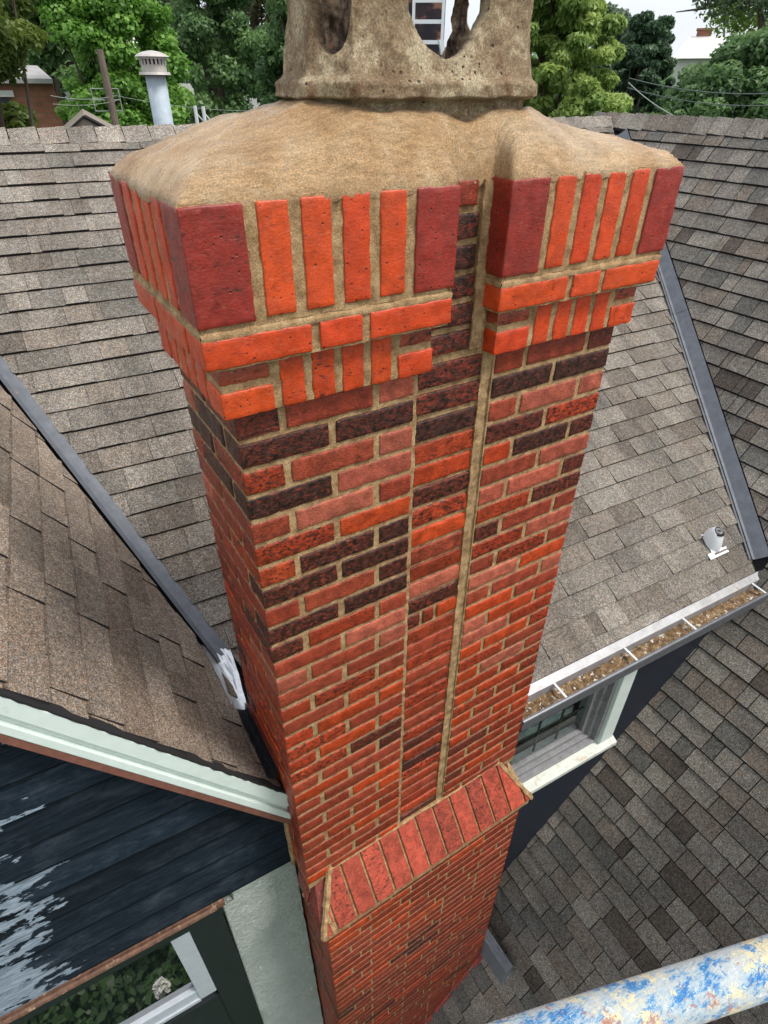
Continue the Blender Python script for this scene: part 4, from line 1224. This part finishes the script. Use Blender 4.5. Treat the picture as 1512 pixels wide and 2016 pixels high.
for s in (1.36, 1.83, 2.27, 2.86):
    stp = MB(); stp.mesh([H(s + a, w2, z) for a in (-0.006, 0.006) for (w2, z) in ((WB - .022, GZ + .010), (WF + .004, GZ + .004), (WF + .004, GZ - .001), (WB - .022, GZ + .005))],
                         [(0, 1, 2, 3), (4, 7, 6, 5), (0, 4, 5, 1), (2, 6, 7, 3), (1, 5, 6, 2), (0, 3, 7, 4)])
    stp.build('strap', M_STRAP, gut)
fl = MB(); c0 = H(3.03, 0.17, -1.70)
fl.prism([c0, c0 + Vector((0.16, 0.02, 0.11)), c0 + Vector((0.17, -0.06, -0.02)), c0 + Vector((0.02, -0.06, -0.03))], Vector((0, 0, -0.006)))
fl.build('corner_flashing', M_RUST, label='small rusty copper flashing at the right end of the gutter', cat='flashing')

# weathered board lying against the foot of the chimney
wb_ = MB()
def onr(x, y, off=0): P = Vector((x, y, 0)); P.z = plane_right(P) + off; return P
a0, a1, b0, b1 = onr(1.075, -0.275), onr(1.14, -0.275), onr(1.075, 0.15), onr(1.14, 0.15)
P = [onr(1.086, -0.32, 0.0), onr(1.150, -0.32, 0.0), onr(1.150, 0.2, 0), onr(1.086, 0.2, 0)]
hgt = [0.235, 0.150, 0.150, 0.235]
wb_.mesh(P + [p + Vector((0, 0, h_)) for p, h_ in zip(P, hgt)], [(0, 1, 5, 4), (1, 2, 6, 5), (3, 0, 4, 7), (4, 5, 6, 7), (2, 3, 7, 6)])
wb_.build('timber_kerb', M_WOOD, bevel=0.004, label='short weathered grey-black timber on the lower roof beside the chimney foot', cat='board')
ff = MB(); V = []
for i in range(26):
    t = i / 25; x = 0.30 + t * 0.78; y = BY - 0.002
    P = onr(x, y); k = 0.03 * abs(noise.noise(Vector((i * .9, 1, 7))))
    V += [P + Vector((0, 0, 0.030 + k)), P + Vector((0, -0.006, 0.014)), P + Vector((-0.004, -0.016 - k * .6, 0))]
    V[-1].z = plane_right(V[-1]) + 0.016
ff.mesh(V, [(i * 3 + k, (i + 1) * 3 + k, (i + 1) * 3 + k + 1, i * 3 + k + 1) for i in range(25) for k in range(2)])
ff.build('base_flashing', M_REDFL, label='torn reddish flashing along the foot of the chimney on the lower roof', cat='flashing')

# plumbing vent boot
vo = empty('vent_boot', (2.79, 0.24, plane_back(Vector((2.79, 0.24, 0)))), label='small white plumbing vent boot with black rubber collar on the main roof', cat='roof vent')
c0 = Vector((2.765, 0.250, 0)); c0.z = plane_back(c0)
def onb_(du, dv, h=0.0): return c0 + Ub * du + Vb * dv + Nb * h
pl = MB()
pl.prism([onb_(-0.082, 0.085, .012), onb_(-0.082, 0.050, .012), onb_(-0.045, 0.050, .012), onb_(-0.045, -0.065, .012), onb_(0.045, -0.065, .012), onb_(0.045, 0.050, .012), onb_(0.078, 0.050, .012), onb_(0.078, 0.085, .012)][::-1], Nb * 0.003)
pl.build('base_plate', M_BOOT, vo)
cn = MB(); V = []; Fc = []
ringn = 20
levels = [(0.050, 0.068, 0.012), (0.050, 0.066, 0.026), (0.047, 0.060, 0.048), (0.041, 0.048, 0.070), (0.035, 0.038, 0.088), (0.030, 0.031, 0.096)]
for (ra, rb2, h) in levels:
    for k in range(ringn):
        an = 2 * math.pi * k / ringn
        V.append(onb_(math.cos(an) * ra, math.sin(an) * rb2 - h * 0.40, h))
for i in range(len(levels) - 1):
    for k in range(ringn): Fc.append((i * ringn + k, i * ringn + (k + 1) % ringn, (i + 1) * ringn + (k + 1) % ringn, (i + 1) * ringn + k))
cn.mesh(V, Fc); cn.build('cone', M_BOOT, vo, smooth=True)
tc = onb_(0, -0.088 * 0.40, 0.088)
rg = MB(); rg.tube([tc + Vector((0, 0, -0.004)), tc + Vector((0, 0, 0.006))], [0.033, 0.029], 20); rg.build('rubber_collar', M_RUBBER, vo)
pp = MB(); pp.tube([tc, tc + Vector((0, 0, 0.018))], 0.020, 18, caps=False); pp.tube([tc + Vector((0, 0, 0.018)), tc], 0.016, 18, caps=False); pp.build('pipe', M_PVC, vo)

# ------------------------------------------------------------------ scaffold tube in the near corner
tb = MB()
ta = CAM + ray(960, 2128) * 0.56; tb2 = CAM + ray(1512, 1902) * 0.56
zt_ = (ta.z + tb2.z) / 2
def atz(u, v, z): d = ray(u, v); return CAM + d * ((z - CAM.z) / d.z)
ta = atz(960, 2086, -0.13); tb2 = atz(1512, 1903, -0.13)
dd = (tb2 - ta).normalized()
nseg = 60
tb.tube([ta + dd * (-0.5 + i * 1.9 / nseg) for i in range(nseg + 1)], [0.0242 + 0.0004 * noise.noise(Vector((i * .8, 0, 0))) for i in range(nseg + 1)], 48)
tb.build('scaffold_tube', M_TUBE, smooth=True, label='scaffold tube splashed with blue, cream and rust paint in the near right corner', cat='scaffold tube')

# unseen boards added behind and below the camera to shade the lower roof
dkk = empty('shade_deck', (0.6, -1.8, -0.95), label='unseen plank deck added behind and below the viewpoint to shade the lower roof', cat='scaffold')
for i in range(6):
    q = MB(); y0 = -1.30 - i * 0.235; q.box(-1.8, 3.2, y0 - 0.225, y0, -0.98 + 0.002 * (i % 2), -0.942 + 0.002 * (i % 2)); q.build('board', M_POLE, dkk)

# ------------------------------------------------------------------ behind the ridge
fl_ = empty('flue_pipe', (0.88, 3.6, 0.0), label='grey steel flue pipe with a slotted round cap standing behind the ridge', cat='flue')
fz = lambda v_: 0
fx, fy = 0.905, 3.68
mbp = MB(); mbp.tube([(fx, fy, -0.3), (fx, fy, 0.655)], 0.062, 24); mbp.build('pipe', M_FLUE, fl_, smooth=True)
mbp = MB()
mbp.tube([(fx, fy, 0.648), (fx, fy, 0.663)], [0.098, 0.092], 28)
mbp.tube([(fx, fy, 0.664), (fx, fy, 0.700)], 0.076, 28)
mbp.tube([(fx, fy, 0.727), (fx, fy, 0.738)], 0.086, 28)
mbp.tube([(fx, fy, 0.7385), (fx, fy, 0.752), (fx, fy, 0.765), (fx, fy, 0.771)], [0.105, 0.088, 0.05, 0.008], 28)
for i in range(20):
    an = 2 * math.pi * i / 20
    mbp.tube([(fx + math.cos(an) * 0.075, fy + math.sin(an) * 0.075, 0.698), (fx + math.cos(an) * 0.075, fy + math.sin(an) * 0.075, 0.728)], 0.0065, 5)
mbp.build('cap', M_FLUEC, fl_)
mbp = MB(); mbp.tube([(fx, fy, 0.69), (fx, fy, 0.727)], 0.055, 20); mbp.build('cap_core', M_RUBBER, fl_)

def zrow(v_, L): return zat(v_, L)
# utility pole
P = spot(212, 13.4); 
up_ = MB(); up_.tube([(P.x, P.y, -7), (P.x, P.y, zat(180, 13.4)), (P.x, P.y, zat(112, 13.4) + 0.05)], [0.075, 0.062, 0.055], 10)
po = empty('utility_pole', (P.x, P.y, -7), label='grey wooden utility pole in front of the bright maple', cat='pole')
up_.build('shaft', M_POLE, po)
bx = MB(); X2 = ray(300, 172); X2.z = 0; rt = Vector((X2.y, -X2.x, 0)).normalized()
zc_ = zat(198, 13.4)
for (a, b_, c_, d_) in ((-.28, -.28, -.16, .16), (.16, .16, -.16, .16)):
    bx.tube([P + rt * a + Vector((0, 0, zc_ + c_)), P + rt * b_ + Vector((0, 0, zc_ + d_))], 0.009, 5)
for dz in (-.16, 0, .16): bx.tube([P + rt * -.28 + Vector((0, 0, zc_ + dz)), P + rt * .16 + Vector((0, 0, zc_ + dz))], 0.008, 5)
bx.build('bracket', M_CABLEL, po)
def cable(u0, v0, u1, v1, L0, L1, r, m_, label, sag=0.15):
    a = spot(u0, L0, 0); a.z = zat(v0, L0); b_ = spot(u1, L1, 0); b_.z = zat(v1, L1)
    mbc = MB(); mbc.tube([a.lerp(b_, i / 14) - Vector((0, 0, sag * 4 * (i / 14) * (1 - i / 14))) for i in range(15)], r, 5)
    mbc.build('overhead_cable', m_, label=label, cat='cable', group='cables strung behind the roofs')
cable(95, 190, 225, 190, 13, 13.4, 0.005, M_CABLEL, 'pale overhead cable crossing from the brick house to the wooden pole', .05)
cable(95, 205, 225, 199, 13, 13.4, 0.004, M_CABLEL, 'lower pale cable running to the wooden pole bracket', .04)
cable(225, 190, 600, 216, 13.4, 13, 0.004, M_CABLEL, 'thin cable running right from the wooden pole behind the cement crown', .1)
cable(1235, 160, 1375, 232, 11, 11, 0.006, M_CABLEL, 'pale cable slanting down to the right behind the right ridge', .05)
cable(1235, 152, 1560, 176, 14, 14, 0.008, M_CABLE, 'upper dark cable crossing the trees at far right', .1)
cable(1235, 170, 1560, 198, 14, 14, 0.008, M_CABLE, 'lower dark cable crossing the trees at far right', .1)
for i, (u_, lb) in enumerate(((378, 'left one of two short white posts behind the ridge by the crown'), (394, 'right one of two short white posts behind the ridge by the crown'))):
    L = 9.0; P = spot(u_, L); mbp = MB()
    mbp.tube([(P.x, P.y, zat(260, L)), (P.x, P.y, zat(209 + i, L))], 0.022, 8)
    mbp.tube([(P.x, P.y, zat(222, L)), tuple(spot(u_ + 14, L, zat(240, L)))], 0.008, 5)
    mbp.build('white_post', M_STRAP, label=lb, cat='post', group='short white posts behind the ridge')

# neighbours
def brickwall_mat():
    m, nt, b = mat('far_red_brick', rough=0.85)
    tc_ = pos(nt)
    br = N(nt, 'ShaderNodeTexBrick'); br.inputs['Scale'].default_value = 2.6
    br.inputs['Color1'].default_value = (0.28, 0.10, 0.06, 1); br.inputs['Color2'].default_value = (0.36, 0.15, 0.09, 1); br.inputs['Mortar'].default_value = (0.22, 0.13, 0.09, 1)
    br.inputs['Mortar Size'].default_value = 0.025
    mp = N(nt, 'ShaderNodeMapping'); mp.inputs['Rotation'].default_value = (rad(90), 0, 0)
    nt.links.new(tc_, mp.inputs['Vector']); nt.links.new(mp.outputs[0], br.inputs['Vector'])
    c = mix(nt, br.outputs['Color'], ramp(nt, noi(nt, tc_, 2.5, 4), [(0.3, g3(0.75)), (0.7, g3(1.2))]), 1.0, 'MULTIPLY')
    nt.links.new(c, b.inputs['Base Color'])
    return m
M_FBRICK = brickwall_mat()
def local(u, L):
    d = ray(u, 172); d.z = 0; d.normalize(); r = Vector((d.y, -d.x, 0)); o = spot(u, L)
    return lambda a, b_, z: o + r * a + d * b_ + Vector((0, 0, z))
L = 17.0; g = local(55, L)
nh = empty('brick_neighbour_house', tuple(g(0, 0, -7.5)), label='red brick neighbour house with slate roof edge at far left', cat='house')
q = MB(); q.box(-3.0, 0.50, 0, 4, -7.5, zat(160, L), fr=g); q.build('wall', M_FBRICK, nh)
q = MB(); zt = zat(160, L)
q.mesh([g(-3.2, -.2, zt), g(0.50, -.2, zt), g(0.3, 1.0, zt + .24), g(-3.2, 1.0, zt + .24), g(-3.2, -.2, zt - .08), g(0.5, -.2, zt - .08), g(0.6, 4, zt - .08), g(0.6, 4, zt)], [(0, 1, 2, 3), (4, 5, 1, 0), (5, 6, 7, 1), (1, 7, 2)])
q.build('roof', M_GREYROOF, nh)
q = MB(); q.tube([g(0.56, -.1, zt), g(0.56, -.1, -7)], 0.05, 8); q.build('downpipe', M_BARK, nh)
q = MB(); q.mesh([g(.66, -.12, zt - .3), g(.80, -.12, zt - .3), g(0.96, -.12, zat(243, L)), g(0.86, -.12, zat(243, L))], [(0, 1, 2, 3)]); q.prism([g(.68, -.12, zt - .22), g(.76, -.12, zt - .22), g(1.0, -.12, zat(245, L)), g(0.9, -.12, zat(245, L))], (0, 0, -.03)); q.build('white_pipe', M_STRAP, nh)
q = MB(); q.box(-1.0, -0.42, -.05, 0.02, zt - 1.0, zt - .32, fr=g); wq = q.build('window', M_DARKTRIM, nh)
q = MB(); q.box(-1.1, -0.30, -.08, 0.0, zt - .31, zt - .20, fr=g); q.build('lintel', M_FARWALL, wq)
L = 8.5; g = local(152, L)
q = MB()
zt = zat(229, L); zb_ = zt - 0.5
q.mesh([g(0, 0, zt), g(0, 3, zt), g(.9, 3, zb_), g(.9, 0, zb_), g(-.75, 0, zb_), g(-.75, 3, zb_), g(0.05, .02, zt - .04)], [(0, 3, 2, 1), (0, 1, 5, 4), (0, 4, 3)])
gr = empty('garage_roof', tuple(g(0, 1, -7)), label='small dusty brown gable roof peeping over the ridge, left of the flue', cat='roof')
q.build('slopes', M_DUSTY, gr)
q = MB(); q.tube([g(0, -.02, zt + .01), g(.9, -.02, zb_ + .01)], 0.02, 5); q.tube([g(0, -.02, zt + .01), g(-.75, -.02, zb_ + .01)], 0.012, 5); q.build('verge', M_EDGE, gr)
L = 34.0; g = local(305, L)
q = MB(); zt = zat(66, L); q.mesh([g(-.9, 0, zt), g(.95, 0, zt), g(1.8, -1.5, zat(104, L)), g(-1.4, -1.5, zat(104, L)), g(-1.4, 3, zat(104, L)), g(1.8, 3, zat(104, L))], [(0, 3, 2, 1), (0, 1, 5, 4)])
fh = empty('pale_far_house', tuple(g(0, 0, -7.5)), label='bleached house roof glimpsed between trees above the flue cap', cat='house')
q.build('roof', M_FARROOF, fh); q = MB(); q.box(-1.3, 1.6, -1.2, 2.8, -7.5, zat(105, L), fr=g); q.build('wall', M_FARWALL, fh)
L = 32.0; g = local(519, L)
q = MB(); q.mesh([g(-.5, 0, zat(98, L)), g(.35, 0, zat(96, L)), g(.6, -1, zat(140, L)), g(-1.0, -1, zat(140, L))], [(0, 3, 2, 1)])
fh = empty('grey_far_house', tuple(g(0, 0, -7.5)), label='grey roof glimpsed between dark trees left of the chimney pot', cat='house')
q.build('roof', M_GREYROOF, fh); q = MB(); q.box(-.9, .5, -.8, 2.8, -7.5, zat(141, L), fr=g); q.build('wall', M_FARWALL, fh)
L = 30.0; g = local(1366, L)
fh = empty('white_roofed_house', tuple(g(0, 0, -7.5)), label='house with pale sunlit roof and small brick chimney between the trees at upper right', cat='house')
q = MB(); q.mesh([g(-.6, 0, zat(76, L)), g(.55, 0, zat(76, L)), g(1.5, -1.2, zat(118, L)), g(-.95, -1.2, zat(118, L)), g(-.9, 3, zat(118, L)), g(1.1, 3, zat(118, L))], [(0, 3, 2, 1), (0, 1, 5, 4), (1, 2, 5)])
q.build('roof', M_FARROOF, fh)
q = MB(); q.box(-.8, 0.9, -1.0, 2.5, -7.5, zat(119, L), fr=g); q.build('wall', M_FARWALL, fh)
q = MB(); q.box(-.36, .14, 0.0, .4, zat(84, L), zat(65, L), fr=g); q.box(-.40, .18, -.04, .44, zat(65, L), zat(61, L), fr=g); q.build('chimney', M_FBRICK, fh)
# dark brick stack and ladder seen through the pot
L = 12.5; g = local(838, L)
q = MB(); q.box(-.9, .28, 0.35, 1.2, -7.5, zat(-60, L), fr=g)
m, nt, b = mat('sooty_brick', rough=0.9)
v = pos(nt, (1, 1, 1.6)); nt.links.new(ramp(nt, noi(nt, v, 3.2, 3, 0.5), [(0.42, (0.022, 0.02, 0.03)), (0.52, (0.05, 0.03, 0.035)), (0.60, (0.26, 0.13, 0.09))]), b.inputs['Base Color'])
q.build('dark_brick_stack', m, label='dark patchy brick stack behind the ladder, seen through the chimney pot', cat='chimney')
lo = empty('ladder', tuple(g(0, 0, 0)), label='white aluminium ladder seen through the opening of the chimney pot', cat='ladder')
zb_, ztp = zat(96, L), zat(-60, L)
q = MB()
q.box(0.215, 0.262, -.03, .03, zb_, ztp, fr=g); q.build('rail', M_LADDER, lo)
q = MB(); q.box(-.262, -0.215, -.03, .03, zb_, ztp, fr=g); q.build('rail', M_LADDER, lo)
for i in range(7):
    z = zat(83, L) + i * 0.262
    q = MB(); q.box(-.215, .215, -.022, .022, z - .025, z + .028, fr=g); q.build('rung', M_LADDER, lo)
q = MB(); q.mesh([g(.19, -.04, zb_ + .12), g(.27, -.04, zb_ + .12), g(.30, -.04, zb_ - .06), g(.24, -.04, zb_ - .08)], [(0, 3, 2, 1)]); q.prism([g(.19, -.05, zb_ + .12), g(.30, -.05, zb_ - .06), g(.24, -.05, zb_ - .08)], (0.0, 0.03, 0)); q.build('foot', M_LADDER, lo)

# ------------------------------------------------------------------ trees
rng = np.random.default_rng(11)
def leaves(name, centres, radii, n, size, m_, par, droop=0.3, aspect=1.6, base_v=None):
    """n small kinked leaf cards spread through a set of ellipsoid clumps"""
    centres = np.array(centres, dtype=float); radii = np.array(radii, dtype=float)
    if radii.ndim == 1: radii = np.stack([radii] * 3, 1)
    wts = (radii[:, 0] * radii[:, 1] + radii[:, 0] * radii[:, 2]); wts = wts / wts.sum()
    k = rng.choice(len(centres), n, p=wts)
    d = rng.normal(size=(n, 3)); d /= np.linalg.norm(d, axis=1)[:, None]
    r = rng.random(n) ** 0.42
    P = centres[k] + d * radii[k] * r[:, None]
    nrm = d * 0.6 + rng.normal(size=(n, 3)) * 0.6 + np.array([0, 0, 0.5]); nrm /= np.linalg.norm(nrm, axis=1)[:, None]
    a = np.cross(nrm, rng.normal(size=(n, 3))); a[:, 2] -= droop; a -= nrm * (a * nrm).sum(1)[:, None]; a /= np.linalg.norm(a, axis=1)[:, None]
    b_ = np.cross(nrm, a)
    s = size * (0.6 + 0.8 * rng.random(n))[:, None]
    v0 = P - a * s * aspect * .5; v1 = P + b_ * s * .5 + nrm * s * .12; v2 = P + a * s * aspect * .5; v3 = P - b_ * s * .5 + nrm * s * .12
    V = np.stack([v0, v1, v2, v3], 1).reshape(-1, 3)
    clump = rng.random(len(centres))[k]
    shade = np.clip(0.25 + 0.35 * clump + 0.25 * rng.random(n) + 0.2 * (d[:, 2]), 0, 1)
    me = bpy.data.meshes.new(name)
    me.vertices.add(4 * n); me.vertices.foreach_set('co', V.ravel().astype(np.float32))
    me.loops.add(4 * n); me.loops.foreach_set('vertex_index', np.arange(4 * n, dtype=np.int32))
    me.polygons.add(n); me.polygons.foreach_set('loop_start', np.arange(0, 4 * n, 4, dtype=np.int32)); me.polygons.foreach_set('loop_total', np.full(n, 4, dtype=np.int32))
    ca = me.color_attributes.new('Col', 'FLOAT_COLOR', 'CORNER')
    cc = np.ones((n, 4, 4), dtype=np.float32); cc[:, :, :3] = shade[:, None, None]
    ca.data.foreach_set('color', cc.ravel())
    me.update(); me.validate(); me.materials.append(m_)
    o = bpy.data.objects.new(name, me); col.objects.link(o); parent(o, par)
    return o
def tree(name, label, cat, u, L, shape, clumps, n, size, m_, csize, trunk_r=0.2, droop=0.3, aspect=1.6, zbot=-7.5, limbs=7, flat=1.0, group=None, top_z=None):
    """shape(t) -> half width in metres at normalised height t; foliage from z0 to z1"""
    g = local(u, L); z0, z1 = shape['z0'], shape['z1']
    root = empty(name, tuple(g(0, 0, zbot)), label=label, cat=cat, group=group)
    C, R = [], []
    for i in range(clumps):
        t = rng.random(); hw = shape['f'](t)
        an = rng.random() * 2 * math.pi; rr = hw * math.sqrt(rng.random()) * 1.0
        z = z0 + (z1 - z0) * t
        c = g(math.cos(an) * rr + shape.get('lean', 0) * t, math.sin(an) * rr, z)
        s = csize * (0.55 + 0.9 * rng.random())
        C.append(tuple(c)); R.append((s, s, s * 0.62 * flat))
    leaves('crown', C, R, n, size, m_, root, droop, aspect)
    tk = MB(); pts = []
    nseg = 9; zt = z0 + (z1 - z0) * 0.9
    for i in range(nseg):
        t = i / (nseg - 1); pts.append(g(shape.get('lean', 0) * t * .8 + 0.15 * math.sin(t * 5 + u), 0.1 * math.cos(t * 4), zbot + (zt - zbot) * t))
    tk.tube(pts, [trunk_r * (1 - 0.85 * i / (nseg - 1)) + .01 for i in range(nseg)], 8)
    for k in range(limbs):
        c = Vector(C[int(rng.integers(len(C)))]); j = int(3 + (nseg - 4) * rng.random()); a = pts[j]
        if c.z < a.z: c.z = a.z + 0.4
        mid = a.lerp(c, .5) + Vector((0, 0, .15))
        tk.tube([a, mid, c], [trunk_r * .35, trunk_r * .2, trunk_r * .06], 5)
    tk.build('trunk', M_BARK, root)
    return root
el = lambda w0, lo=0.35: (lambda t: w0 * (lo + (1 - lo) * math.sin(math.pi * (0.12 + 0.76 * t))))
cone = lambda w0, w1: (lambda t: w0 + (w1 - w0) * t)
def z_(v_, L): return zat(v_, L)
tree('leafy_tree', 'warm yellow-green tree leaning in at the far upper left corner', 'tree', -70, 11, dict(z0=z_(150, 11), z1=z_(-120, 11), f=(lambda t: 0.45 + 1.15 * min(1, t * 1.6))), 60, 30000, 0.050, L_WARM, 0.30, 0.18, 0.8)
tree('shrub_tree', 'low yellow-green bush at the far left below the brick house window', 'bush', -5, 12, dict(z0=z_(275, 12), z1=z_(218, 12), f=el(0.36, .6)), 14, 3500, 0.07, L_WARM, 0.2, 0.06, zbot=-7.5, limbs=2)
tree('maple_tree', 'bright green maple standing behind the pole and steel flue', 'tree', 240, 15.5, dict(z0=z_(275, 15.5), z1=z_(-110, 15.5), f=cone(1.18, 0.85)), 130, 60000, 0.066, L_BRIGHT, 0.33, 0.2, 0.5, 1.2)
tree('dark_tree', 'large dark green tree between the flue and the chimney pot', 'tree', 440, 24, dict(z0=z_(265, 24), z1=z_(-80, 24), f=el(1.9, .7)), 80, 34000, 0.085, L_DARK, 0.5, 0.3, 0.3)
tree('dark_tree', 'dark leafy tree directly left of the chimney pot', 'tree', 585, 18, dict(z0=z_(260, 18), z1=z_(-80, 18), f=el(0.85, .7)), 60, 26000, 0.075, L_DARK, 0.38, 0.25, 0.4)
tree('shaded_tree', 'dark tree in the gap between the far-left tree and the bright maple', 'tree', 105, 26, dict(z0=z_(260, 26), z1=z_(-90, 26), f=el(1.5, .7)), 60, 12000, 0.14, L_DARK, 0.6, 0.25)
tree('tall_tree', 'tall thin-crowned tree with a dark trunk, far behind the flue', 'tree', 330, 38, dict(z0=z_(130, 38), z1=z_(-130, 38), f=el(2.4, .7)), 50, 8000, 0.18, L_PALE, 0.9, 0.32, limbs=14)
tree('tall_tree', 'tall olive tree with a thick dark trunk, far left of the chimney pot', 'tree', 515, 38, dict(z0=z_(150, 38), z1=z_(-130, 38), f=el(2.2, .7)), 50, 8500, 0.17, L_OLIVE, 0.8, 0.42, limbs=14)
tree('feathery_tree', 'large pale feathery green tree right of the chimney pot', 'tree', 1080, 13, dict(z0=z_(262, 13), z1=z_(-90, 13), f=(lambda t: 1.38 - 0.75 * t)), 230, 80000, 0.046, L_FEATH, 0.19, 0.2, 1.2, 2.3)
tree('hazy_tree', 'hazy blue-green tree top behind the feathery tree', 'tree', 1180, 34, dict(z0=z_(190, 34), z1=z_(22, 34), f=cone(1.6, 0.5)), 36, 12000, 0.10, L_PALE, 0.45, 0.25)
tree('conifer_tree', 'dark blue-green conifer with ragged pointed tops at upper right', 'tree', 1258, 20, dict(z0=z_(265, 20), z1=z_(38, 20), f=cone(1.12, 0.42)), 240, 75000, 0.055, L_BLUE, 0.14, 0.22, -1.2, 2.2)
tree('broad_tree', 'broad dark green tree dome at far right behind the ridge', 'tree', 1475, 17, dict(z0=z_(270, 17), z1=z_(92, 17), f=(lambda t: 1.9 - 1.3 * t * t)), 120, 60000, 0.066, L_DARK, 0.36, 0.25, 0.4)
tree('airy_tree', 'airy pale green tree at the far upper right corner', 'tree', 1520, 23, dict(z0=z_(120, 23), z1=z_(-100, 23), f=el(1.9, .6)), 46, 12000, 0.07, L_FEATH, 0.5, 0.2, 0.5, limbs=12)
# bare arching limb at the upper right
g = local(1420, 22); lb = MB()
arc = [g(-1.6, 0, z_(30, 22)), g(-0.9, 0, z_(25, 22)), g(-.2, 0, z_(12, 22)), g(0.35, 0, z_(22, 22)), g(.55, 0, z_(60, 22)), g(0.5, 0, z_(110, 22)), g(.6, 0, -7.5)]
lb.tube(arc, [0.012, .03, .045, .06, .075, .09, .16], 7)
for i in range(14):
    a = arc[1 + i % 3]; e = a + Vector((rng.normal() * .5, rng.normal() * .3, 0.3 + rng.random() * .5)); lb.tube([a, a.lerp(e, .5) + Vector((0, 0, .1)), e], [.02, .013, .005], 4)
bt = empty('arching_tree', tuple(g(.6, 0, -7.5)), label='sparse tree with one bare arching limb above the pale house at upper right', cat='tree')
lb.build('trunk', M_BARK, bt)
leaves('crown', [tuple(g(-.8 + .5 * i, 0, z_(4 + 9 * (i % 2), 22))) for i in range(5)], [0.5, .45, .5, .5, .5], 1500, .075, L_PALE, bt, .5)
# the mass of far woodland closing the view
C, R = [], []
for u_ in range(-200, 1120, 40):
    for k in range(2):
        L = 52 + rng.random() * 10; P = spot(u_ + rng.random() * 30, L); C.append((P.x, P.y, z_(215 - 70 * k, L))); R.append((2.6, 2.6, 1.9))
for u_ in range(1120, 1760, 40):
    L = 52; P = spot(u_, L); C.append((P.x, P.y, z_(205, L))); R.append((2.6, 2.6, 1.9)); P = spot(u_, 56); C.append((P.x, P.y, z_(165, L))); R.append((2.6, 2.6, 1.7))
far_e = empty('tmp'); fw = leaves('far_woodland', C, R, 26000, 0.42, L_DARK, far_e, .2); fw.parent = None
bpy.data.objects.remove(far_e); tag(fw, kind='stuff')
fw['label'] = 'dark mass of far woodland closing the view behind the nearer trees'; fw['category'] = 'woodland'

# flowering shrub and garden in front of the left wall, mirrored in its window
P = Vector((-1.3, -3.4, -7.5))
sh = empty('flowering_shrub', tuple(P), label='green garden shrub with white blossom, seen only mirrored in the lower left window', cat='shrub')
M_PETAL = mat('white_petal', (0.9, 0.9, 0.82), 0.6)[0]
dr = ray(318, 1945); t_ = (ND * 0.205 - CAM).dot(ND) / dr.dot(ND); hp = CAM + dr * t_; rf = dr - ND * (2 * dr.dot(ND))
BLS = tuple(hp + rf * ((-5.75 - hp.z) / rf.z))
leaves('foliage', [(BLS[0] + a, BLS[1] + b_, BLS[2] - .32 + c_) for a, b_, c_ in ((0, 0, 0), (-.35, -.1, -.1), (.35, -.3, -.05), (-.7, .1, -.2), (-.2, -.6, -.1), (-1.0, -.4, -.3), (.1, .35, -.25), (-1.4, 0, -.3))], [.26, .3, .28, .34, .3, .4, .3, .35], 9000, .06, L_SHADE, sh)
leaves('blossom', [BLS], [.065], 240, .032, M_PETAL, sh)
print('objects', len(bpy.data.objects))
